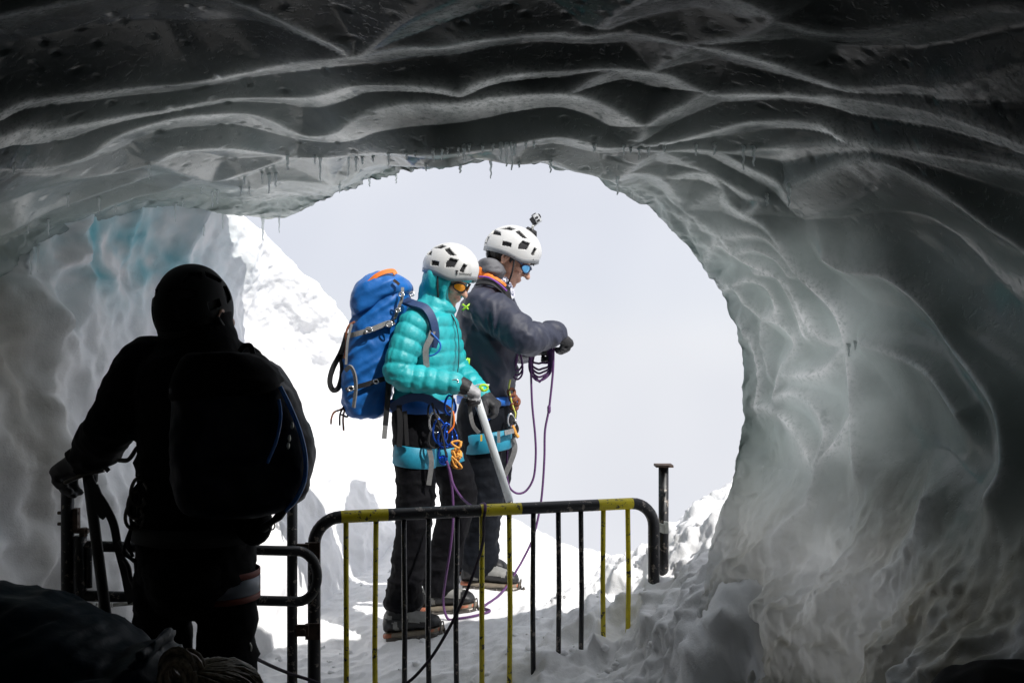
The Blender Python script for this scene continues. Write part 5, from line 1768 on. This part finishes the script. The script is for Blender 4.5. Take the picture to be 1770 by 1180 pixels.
# ---- ropes
def rope_coil():
    mb = MB()
    r = .0052
    for k in range(6):
        a_, b_ = P(917 + k * 1.5, 606, 4.72 + .012 * k), P(953 - k * 1.5, 604, 4.70 + .012 * k)
        low = [658, 652, 646, 640, 630, 660][k]
        m = (a_ + b_) / 2; m[2] = P(0, low, 4.72)[2]
        w = 14 - k
        pts = [b_ + [0, 0, .02], b_, P(953 - k, (604 + low) / 2 + 8, 4.70 + .012 * k), P(940 - k, low - 3, 4.7 + .01 * k), P(926 + k, low - 2, 4.71 + .01 * k), P(915 + k, (604 + low) / 2 + 6, 4.72 + .01 * k), a_, a_ + [0, 0, .02]]
        mb.add(*sweep(catmull(pts, 6), r, 7))
    for k in range(3):
        lo = [655, 648, 640][k]
        pts = [P(893 + k, 592, 4.66), P(891 + k, 625, 4.66), P(889, lo - 4, 4.66), P(896, lo, 4.66), P(903, lo - 10, 4.66 + .01 * k), P(902, 625, 4.66), P(896, 592, 4.67)]
        mb.add(*sweep(catmull(pts, 6), r * .9, 7))
    pts = [P(917, 606, 4.70), P(918, 650, 4.70), P(920, 700, 4.70), P(925, 752, 4.70), P(926, 790, 4.70), P(922, 826, 4.70), P(909, 848, 4.70), P(893, 852, 4.69), P(880, 840, 4.67), P(876, 815, 4.65), P(878, 760, 4.62), P(884, 735, 4.57)]
    mb.add(*sweep(catmull(pts, 8), r, 8))
    gx = lambda x, y, d: (lambda q: np.array([q[0], q[1], ground_at(q[0], q[1]) + .008]))(P(x, y, d))
    pts = [P(957, 600, 4.68), P(956, 640, 4.68), P(951, 690, 4.68), P(948, 712, 4.68), P(942, 745, 4.68), P(941, 790, 4.68), P(938, 840, 4.68), P(933, 880, 4.68), P(921, 930, 4.67), P(903, 968, 4.66), P(893, 985, 4.62), P(880, 1008, 4.58), gx(860, 1028, 4.5), gx(842, 1046, 4.42), gx(835, 1060, 4.36), gx(846, 1074, 4.3), gx(842, 1086, 4.27), gx(815, 1094, 4.24), gx(790, 1086, 4.25), gx(774, 1068, 4.28), P(766, 1040, 4.28), P(770, 1000, 4.2), P(778, 950, 4.12), P(783, 900, 4.09), P(782, 850, 4.08), P(776, 812, 4.07), P(772, 796, 4.07)]
    mb.add(*sweep(catmull(pts, 8), r * 1.02, 8))
    for x, y in ((949, 705), (949, 709)):
        mb.add(*ellipsoid(P(x, y, 4.68), (.009, .009, .016), None, 8, 6))
    o = mb.build('rope', M_PURPLE)
    o['label'] = 'coiled purple rope hanging from the slate climber\'s hands down to the snow'; o['category'] = 'rope'
rope_coil()
def rope_dark():
    rail, _ = fence_at(838)
    zt = P(838, 880, rail[1])[2]
    top = np.array([rail[0], rail[1], zt + .018])
    pts = [P(772, 796, 4.06), P(778, 815, 4.05), P(784, 838, 4.0), P(800, 862, 3.85), P(820, 876, 3.6), top, P(836, 900, rail[1] - .035), P(834, 940, 3.30), P(815, 1000, 3.25), P(790, 1058, 3.22), P(765, 1105, 3.20), P(738, 1145, 3.17), P(700, 1182, 3.14), P(640, 1208, 3.12), P(590, 1200, 3.1), P(545, 1178, 3.05), P(500, 1163, 3.0), P(460, 1146, 2.9), P(432, 1128, 2.75), P(420, 1090, 2.66)]
    v, f = sweep(catmull(pts, 8), .0052, 8)
    fm = []
    n_ = (len(f) - 2) // 8
    for k in range(n_):
        fm += [0 if k < 44 else 1] * 8  # same rope painted dark past the rail, standing in for shade
    o = MB().add(v, f, fm + [0, 1]).build('rope', [M_PURPLE, M_DARKROPE])
    o['label'] = 'thin rope draped over the barrier top rail, running down towards the dark climber'; o['category'] = 'rope'
rope_dark()
# ================================================================== climber in black, seen from behind
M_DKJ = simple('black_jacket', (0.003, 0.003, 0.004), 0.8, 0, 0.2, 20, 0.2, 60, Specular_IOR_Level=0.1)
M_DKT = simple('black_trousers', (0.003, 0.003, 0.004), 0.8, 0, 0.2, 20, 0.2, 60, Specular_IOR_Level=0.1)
def climber_black():
    root = thing('person', 'climber in black standing with back turned, one hand resting on the gate post', 'person', (P(337, 1000, 2.6)[0], 2.6, 0))
    F = unit([.22, .97, 0]); Lt = np.array([-F[1], F[0], 0])
    D = 2.6
    H = HeadFrame(P(339, 548, 2.62), math.radians(66), math.radians(6), 0, 1.0)
    shL, elL, wrL = P(258, 632, 2.62), P(196, 735, 2.60), P(146, 795, 2.72)
    shR, elR, wrR = P(412, 642, 2.64), P(428, 765, 2.80), P(400, 830, 2.98)
    fl = 0.0
    hipL, knL, anL = P(286, 985, D), P(276, 1200, D), P(276, 1480, D)
    hipR, knR, anR = P(388, 985, D), P(398, 1200, D), P(400, 1480, D)
    rows_ = [(P(338, 1000, D), .125, .150), (P(338, 950, D), .128, .150), (P(340, 880, D), .125, .150), (P(342, 800, D), .128, .155), (P(343, 730, D), .132, .160), (P(342, 670, D), .128, .168), (P(340, 630, D), .108, .158), (P(338, 606, D), .082, .105), (P(337, 592, D), .070, .072)]
    mb = MB()
    head_blobs(mb, H)
    mb.add(*sweep([P(338, 625, D), P(338, 590, D), H(-.02, 0, -.04)], [.07, .062, .06], 16, round_cap=True))
    mb.add(*torso_loft(rows_, F, Lt, .86))
    for a_, b_, c_ in ((shR, elR, wrR), (shL, elL, wrL)):
        mb.add(*sweep(catmull([a_, (a_ + b_) / 2, b_, (b_ + c_) / 2, c_], 4), list(np.interp(np.linspace(0, 1, 17), [0, .45, .55, 1], [.055, .045, .044, .03])), 14, round_cap=True))
    legs(mb, hipR, knR, anR, hipL, knL, anL, (P(338, 975, D), .12, .15), [.078, .078, .068, .055, .05, .045], .9)
    gL = dict(W=wrL, d=np.array([-.62, .35, -.30]), pn=np.array([-.2, .1, -1.0]), ts=np.array([.3, .95, 0.0]))
    gR = dict(W=wrR, d=np.array([-.3, .9, -.2]), pn=np.array([-.9, -.2, -.2]), ts=np.array([0, 0, 1.0]))
    hand_blobs(mb, curl=(52, 60, 45), **gL); hand_blobs(mb, curl=(52, 60, 45), **gR)
    obj_me('body', remesh(mb, .007, 2), M_SKIN, root)
    mb = MB()
    mb.add(*torso_loft(rows_, F, Lt, 1.0))
    ra = list(np.interp(np.linspace(0, 1, 25), [0, .2, .45, .55, .8, 1], [.076, .074, .070, .066, .060, .046]))
    armL = catmull([shL, (shL + elL) / 2, elL, (elL + wrL) / 2, wrL], 6)
    mb.add(*sweep(armL, ra, 22, round_cap=True))
    mb.add(*sweep(catmull([shR, (shR + elR) / 2, elR, (elR + wrR) / 2, wrR], 6), ra, 22, round_cap=True))
    # hood bunched round the neck
    mb.add(*sweep([P(356, 618, 2.60), P(358, 588, 2.60), P(354, 560, 2.62)], [(.098, .092), (.080, .080), (.074, .074)], 20, round_cap=True))
    mb.add(*ellipsoid(H(-.008, 0, -.052), np.array([.098, .088, .086]), H.M, 24, 14))
    me = remesh(mb, .008, 3)
    displace(me, lambda p: .007 * billow(p * np.array([7, 7, 13]), 1, 2, 181) + .002 * fbm(p, 40, 2, 183))
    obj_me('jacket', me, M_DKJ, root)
    mb = MB()
    legs(mb, hipR, knR, anR, hipL, knL, anL, (P(338, 978, D), .128, .156), [.080, .076, .072, .070, .070, .078], 1.0)
    me = remesh(mb, .009, 3)
    displace(me, lambda p: wr(p, 191, .007, 6, 14))
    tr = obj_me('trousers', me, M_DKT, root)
    M_REF = simple('reflective_tape', (0.16, 0.18, 0.22), 0.35, 0.2)
    M_RED = simple('red_trim', (0.16, 0.025, 0.012), 0.6)
    for c, ry in ((P(391, 1008, D), .083),):
        MB().add(*band_ring(c, F * .088, Lt * .083, np.array([0, 0, .022]), .003)).build('reflective_band', M_REF, tr)
        for s in (-1, 1):
            MB().add(*band_ring(c + [0, 0, .030 * s], F * .088, Lt * .083, np.array([0, 0, .008]), .003)).build('trim_band', M_RED, tr)
    for an_, x in ((anL, 284), (anR, 394)):
        h_ = np.array([an_[0] - .03, an_[1] - .08, .01]); t_ = h_ + F * .29
        boot(root, h_, t_, an_, 11 if x < 300 else 12)
    for g, c0, wp in ((gL, wrL, elL), (gR, wrR, elR)):
        mb = MB()
        hand_blobs(mb, s=1.0, curl=(52, 60, 45), fat=1.45, **g)
        a0 = c0 + unit(wp - c0) * .05
        mb.add(*sweep([a0, c0, c0 + unit(g['d']) * .025], [.052, .047, .040], 16, round_cap=True))
        obj_me('glove', remesh(mb, .006, 2), M_GLOVE, root)
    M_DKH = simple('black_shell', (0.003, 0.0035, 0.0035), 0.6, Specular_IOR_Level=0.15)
    hel, HM, HC = helmet(root, H, math.radians(12), M_DKH, M_FOAM, M_FOAM, .113, .094, .118, (-.008, 0, .020), True, 9)
    tube('chin_strap', [H(-.03, .098, .0), H(.03, .085, -.07), H(.06, 0, -.12), H(.03, -.085, -.07), H(-.03, -.098, 0)], .005, M_BLACK, hel, 6)
    har = MB().add(*band_ring(P(338, 915, D), F * .136, Lt * .160, np.array([0, 0, .022]), .007)).build('harness', M_BLACK, root)
    for pts in ([(246, 830), (230, 850), (226, 885), (228, 905), (240, 912)], [(244, 840), (234, 862), (232, 890), (240, 905)], [(246, 850), (240, 870), (238, 892), (244, 900)], [(230, 905), (218, 935), (214, 955), (222, 962), (236, 970)], [(228, 900), (222, 940), (230, 962)]):
        tube('gear_cord', [P(x, y, 2.5) for x, y in pts], .0045, M_BLACK, har, 6)
    for x, y in ((236, 872), (232, 890), (241, 850)):
        carabiner('carabiner', P(x, y, 2.5), (.1, 0, -1), (1, .4, .1), .07, .0048, M_CRAMPON, har)
    tube('strap_loop', [P(205, 795, 2.6), P(222, 794, 2.55), P(236, 775, 2.55), P(246, 766, 2.55)], .006, M_BLACK, har, 6)
    ribbon('wrist_tab', [P(172, 806, 2.66), P(182, 808, 2.66), P(188, 814, 2.66)], .012, M_BLACK, root)
    tube('zip_pull', [P(430, 1108, 2.58), P(434, 1118, 2.58), P(431, 1130, 2.58)], .003, M_STEEL, tr, 6)
    return root
climber_black()

def pack_black():
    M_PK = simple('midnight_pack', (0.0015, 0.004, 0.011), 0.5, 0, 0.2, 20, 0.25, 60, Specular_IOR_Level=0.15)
    root = thing('backpack', 'dark rucksack with a blue hose, worn by the climber in black', 'backpack', P(400, 885, 2.42))
    d0 = 2.42
    prof = [(886, 345, 455), (876, 325, 500), (850, 312, 526), (800, 306, 537), (750, 306, 531), (710, 306, 516), (680, 308, 503), (650, 312, 486), (630, 322, 466), (616, 340, 440)]
    secs = []
    for i, (y, a_, b_) in enumerate(prof):
        c = P((a_ + b_) / 2, y, d0)
        secs.append((c, np.array([(b_ - a_) / 2 / FPX * d0, .02, 0]), np.array([0, .105 * (.6 if i in (0, 9) else .9 if i in (1, 8) else 1), 0])))
    me = remesh(MB().add(*loft(interp_secs(secs, 4), 34, 2.7)), .008, 3)
    displace(me, lambda p: .006 * billow(p * np.array([9, 8, 12]), 1, 2, 201) + .002 * fbm(p, 35, 2, 203))
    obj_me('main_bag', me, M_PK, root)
    # lid with a drooping corner
    prof = [((304, 690), (486, 676)), ((308, 655), (490, 660)), ((316, 632), (470, 636)), ((334, 612), (438, 612))]
    secs = []
    for i, (a_, b_) in enumerate(prof):
        pa, pb = P(*a_, d0 - .01), P(*b_, d0 - .01)
        secs.append(((pa + pb) / 2, (pb - pa) / 2, np.array([0, .120 * (1 if i < 2 else .85), 0])))
    me = remesh(MB().add(*loft(interp_secs(secs, 4), 30, 3)), .008, 2)
    displace(me, lambda p: .005 * billow(p * np.array([7, 7, 16]), 1, 2, 205))
    obj_me('lid', me, M_DKJ, root)
    M_HOSE = simple('blue_hose', (0.02, 0.16, 0.55), 0.22)
    tube('hose', [P(484, 668, 2.34), P(500, 700, 2.34), P(518, 745, 2.35), P(528, 790, 2.35), P(526, 830, 2.36), P(512, 862, 2.36), P(494, 882, 2.38)], .0055, M_HOSE, root, 8)
    tube('hose', [P(482, 690, 2.315), P(485, 720, 2.31), P(478, 760, 2.30), P(462, 800, 2.30)], .004, M_HOSE, root, 8)
    tube('buckle_strap', [P(494, 882, 2.38), P(482, 892, 2.4), P(470, 902, 2.42), P(456, 912, 2.46)], [.005, .011, .007, .012], M_BLACK, root, 8)
    ring = [P(470, 908, 2.42) + np.array([math.cos(t) * .007, 0, math.sin(t) * .010]) for t in np.linspace(0, 2 * math.pi, 13)]
    MB().add(*sweep(ring, .0018, 6)).build('ring', M_BLACK, root)
    ribbon('grab_loop', [P(414, 608, 2.44), P(422, 598, 2.44), P(432, 597, 2.44), P(437, 610, 2.44), P(436, 622, 2.44)], .012, M_BLACK, root, .002)
    MB().add(*ellipsoid(P(440, 905, 2.52), (.045, .05, .055), None, 16, 10)).build('hip_pocket', M_DKJ, root)
    for x, y in ((505, 735), (500, 757), (498, 770)):
        MB().add(*ellipsoid(P(x, y, 2.315), (.004, .004, .008), None, 8, 6)).build('zip_pull', M_STEEL, root)
pack_black()

def axe_black():
    a, b = P(152, 822, 2.69), P(183, 1062, 2.69)
    root = thing('ice_axe', 'dark ice axe with webbing leash hanging point down beside the gate post', 'ice axe', b)
    d = unit(b - a)
    M_DS = simple('dark_shaft', (0.03, 0.03, 0.03), 0.4, 0.4)
    MB().add(*sweep([a, (a + b) / 2, b], [(.0155, .010)] * 3, 12, up=np.array([1.0, 0, 0]))).build('shaft', M_DS, root)
    MB().add(*sweep([b, b + d * .015, b + d * .042], [.0135, .010, .0015], 8)).build('spike', M_STEEL, root)
    MB().add(*sweep(catmull([P(112, 834, 2.69), P(135, 824, 2.69), P(155, 818, 2.69), P(180, 812, 2.69)], 5), [(.006, .010)] * 16, 8)).build('head', M_CRAMPON, root)
    ribbon('leash', [P(154, 826, 2.675), P(166, 850, 2.67), P(182, 875, 2.665), P(196, 905, 2.66), P(203, 940, 2.655), P(208, 960, 2.65), P(216, 990, 2.64), P(222, 1020, 2.62), P(228, 1040, 2.60)], .022, M_BLACK, root, .002)
    ribbon('leash', [P(158, 835, 2.672), P(168, 870, 2.67), P(178, 892, 2.67), P(176, 870, 2.668), P(164, 838, 2.67)], .018, M_BLACK, root, .002)
    tube('cord', [P(206, 935, 2.65), P(222, 960, 2.62), P(240, 976, 2.58)], .005, M_BLACK, root, 6)
    tube('cord', [P(210, 955, 2.65), P(222, 930, 2.62), P(236, 912, 2.56)], .002, M_BLACK, root, 6)
    tube('cord', [P(214, 966, 2.64), P(222, 980, 2.63), P(226, 1000, 2.62), P(234, 1015, 2.6)], .006, M_BLACK, root, 6)
axe_black()

# ================================================================== person bending down in the foreground
def stooping():
    root = thing('person', 'stooping person with pale tied-up hair and dark blue jacket, bent over below the gate', 'person', (P(-150, 1200, 1.62)[0], 1.62, 0))
    M_JB = simple('petrol_jacket', (0.003, 0.018, 0.032), 0.5, 0, 0.2, 20, 0.3, 60, Specular_IOR_Level=0.12)
    d = 1.6
    pelvis, chest, neckp = P(-200, 1240, 1.62), P(130, 1250, 1.56), P(235, 1235, 1.52)
    H = HeadFrame(P(338, 1298, 1.50), math.radians(10), math.radians(-58), 0, 1.0)
    F = np.array([0, 0, -1.0])
    secs = [(P(-290, 1300, 1.62), .10, .14), (P(-230, 1240, 1.62), .155, .165), (P(-120, 1195, 1.61), .165, .17), (P(0, 1190, 1.60), .150, .19), (P(110, 1215, 1.58), .135, .20), (P(190, 1235, 1.55), .105, .17), (P(235, 1240, 1.53), .08, .10)]
    def tors(k):
        out_ = []
        for c, rz, ry in secs:
            out_.append((c, np.array([.15 * rz, 0, rz]) * k, np.array([0, ry, 0]) * k))
        return loft(interp_secs(out_, 4), 26, 2.2)
    shL, elL, wrL = P(160, 1260, 1.74), P(215, 1420, 1.80), P(330, 1500, 1.72)
    shR, elR, wrR = P(150, 1265, 1.40), P(200, 1440, 1.36), P(320, 1520, 1.42)
    hipL, knL, anL = P(-230, 1290, 1.72), P(-180, 1640, 1.74), P(-240, 2060, 1.74)
    hipR, knR, anR = P(-230, 1290, 1.52), P(-180, 1700, 1.50), P(-240, 2180, 1.50)
    for q in (anL, anR):
        q[2] = 0.09
    def limbs(mb, k, arms, lg):
        if arms:
            for a_, b_, c_ in ((shL, elL, wrL), (shR, elR, wrR)):
                mb.add(*sweep(catmull([a_, (a_ + b_) / 2, b_, (b_ + c_) / 2, c_], 4), list(np.interp(np.linspace(0, 1, 17), [0, .5, 1], [.068, .055, .040]) * k), 16, round_cap=True))
        if lg:
            legs(mb, hipR, knR, anR, hipL, knL, anL, ((hipL + hipR) / 2 + [0, 0, .03], .135, .16), [.085, .085, .075, .065, .06, .058], k)
    mb = MB()
    head_blobs(mb, H)
    mb.add(*sweep([P(220, 1245, 1.53), P(290, 1255, 1.515), H(-.01, 0, -.03)], [.062, .056, .056], 14, round_cap=True))
    mb.add(*tors(.82)); limbs(mb, .8, True, True)
    for w_, e_ in ((wrL, elL), (wrR, elR)):
        hand_blobs(mb, w_, w_ - e_, np.array([0, 0, -1.0]), np.array([0, 1.0 if w_ is wrR else -1.0, 0]), curl=(30, 35, 25))
    obj_me('body', remesh(mb, .007, 2), M_SKIN, root)
    mb = MB().add(*tors(1.0)); limbs(mb, 1.0, True, False)
    # hood lying on the shoulders, its tip standing up
    mb.add(*loft(interp_secs([(P(195, 1180, 1.54), np.array([.05, 0, .03]), np.array([0, .12, 0])), (P(232, 1150, 1.52), np.array([.045, 0, .035]), np.array([0, .11, 0])), (P(258, 1128, 1.50), np.array([.02, 0, .030]), np.array([0, .08, 0])), (P(264, 1108, 1.49), np.array([.006, 0, .012]), np.array([0, .05, 0]))], 4), 18, 2.2))
    mb.add(*ellipsoid(P(252, 1185, 1.52), (.055, .11, .06), None, 18, 12))
    me = remesh(mb, .008, 3)
    displace(me, lambda p: .006 * billow((p @ np.array([[.8, 0, -.6], [0, 1, 0], [.6, 0, .8]])) * np.array([6, 8, 20]), 1, 2, 211) + .002 * fbm(p, 30, 2, 213))
    obj_me('jacket', me, M_JB, root)
    mb = MB(); limbs(mb, 1.08, False, True)
    me = remesh(mb, .01, 3)
    displace(me, lambda p: wr(p, 221, .006))
    obj_me('trousers', me, M_DKT, root)
    for q in (anL, anR):
        h_ = np.array([q[0] - .07, q[1], 0.005]); boot(root, h_, h_ + np.array([.27, 0, 0]), q + [0, 0, .03], 20)
    # hair: strands over the crown drawn into a knot
    NH = Nodes('pale_hair')
    NH.set(Base_Color=NH.ramp(NH.noise(NH.coord((1, 1, 1)), 160, 3, .6), [(.3, (.10, .075, .045)), (.7, (.34, .28, .19))]), Roughness=.45)
    mb = MB()
    mb.add(*ellipsoid(H(-.010, 0, .038), (.101, .084, .098), H.M, 26, 16))
    r_ = random.Random(3)
    kn_ = P(312, 1160, 1.47)
    for q in range(70):
        a0 = r_.uniform(-1.5, 1.5); e0 = r_.uniform(.1, 1.3)
        s_ = H(-.010 + .104 * math.cos(e0) * math.cos(a0), .087 * math.cos(e0) * math.sin(a0), .038 + .101 * math.sin(e0))
        m_ = H(-.06, .04 * math.sin(a0), .125)
        mid_ = (s_ + kn_) / 2
        dv = unit(mid_ - H(-.01, 0, .038))
        mid_ = H(-.01, 0, .038) + dv * .104
        mb.add(*sweep(catmull([s_, mid_, kn_], 4), .0025, 5))
    hair = mb.build('hair', NH.m, root)
    mb = MB()
    for q in range(16):
        c = kn_ + np.array([r_.uniform(-.005, .005), r_.uniform(-.008, .008), r_.uniform(-.006, .006)])
        ph = r_.uniform(0, 6.28)
        rr = r_.uniform(.016, .026)
        ax = unit([r_.uniform(-.4, .4), 1, r_.uniform(-.4, .4)])
        u_ = unit(np.cross(ax, [0, 0, 1])); w_ = np.cross(ax, u_)
        pts = [c + (u_ * math.cos(t + ph) + w_ * math.sin(t + ph) * 1.25) * rr * (1 - .06 * t / 6) + ax * (.012 * math.sin(t * .5 + q)) for t in np.linspace(0, 5.8, 16)]
        mb.add(*sweep(pts, .0042, 6))
    mb.build('hair_knot', NH.m, hair)
stooping()

def corner_bag():
    root = thing('bag', 'low black bag whose rounded top shows in the bottom right corner', 'bag', P(1760, 1500, 1.75))
    c = P(1735, 1320, 1.75)
    zt = P(0, 1160, 1.75)[2]
    secs = [(np.array([c[0] + .02, 1.75, .02]), np.array([.16, 0, 0]), np.array([0, .15, 0])), (np.array([c[0] + .02, 1.75, .3]), np.array([.18, 0, 0]), np.array([0, .17, 0])), (np.array([c[0] + .03, 1.75, zt - .10]), np.array([.15, 0, 0]), np.array([0, .15, 0])), (np.array([c[0] + .035, 1.75, zt - .02]), np.array([.10, 0, 0]), np.array([0, .10, 0])), (np.array([c[0] + .04, 1.75, zt]), np.array([.05, 0, 0]), np.array([0, .05, 0]))]
    me = remesh(MB().add(*loft(interp_secs(secs, 4), 26, 2.6)), .01, 2)
    displace(me, lambda p: .008 * billow(p * np.array([7, 7, 10]), 1, 2, 231))
    obj_me('main_bag', me, M_DKJ, root)
    ribbon('strap', [np.array([c[0] - .05, 1.58, .25]), np.array([c[0] - .04, 1.57, .5]), np.array([c[0] - .0, 1.62, zt - .12])], .03, M_BLACK, root, .003)
corner_bag()
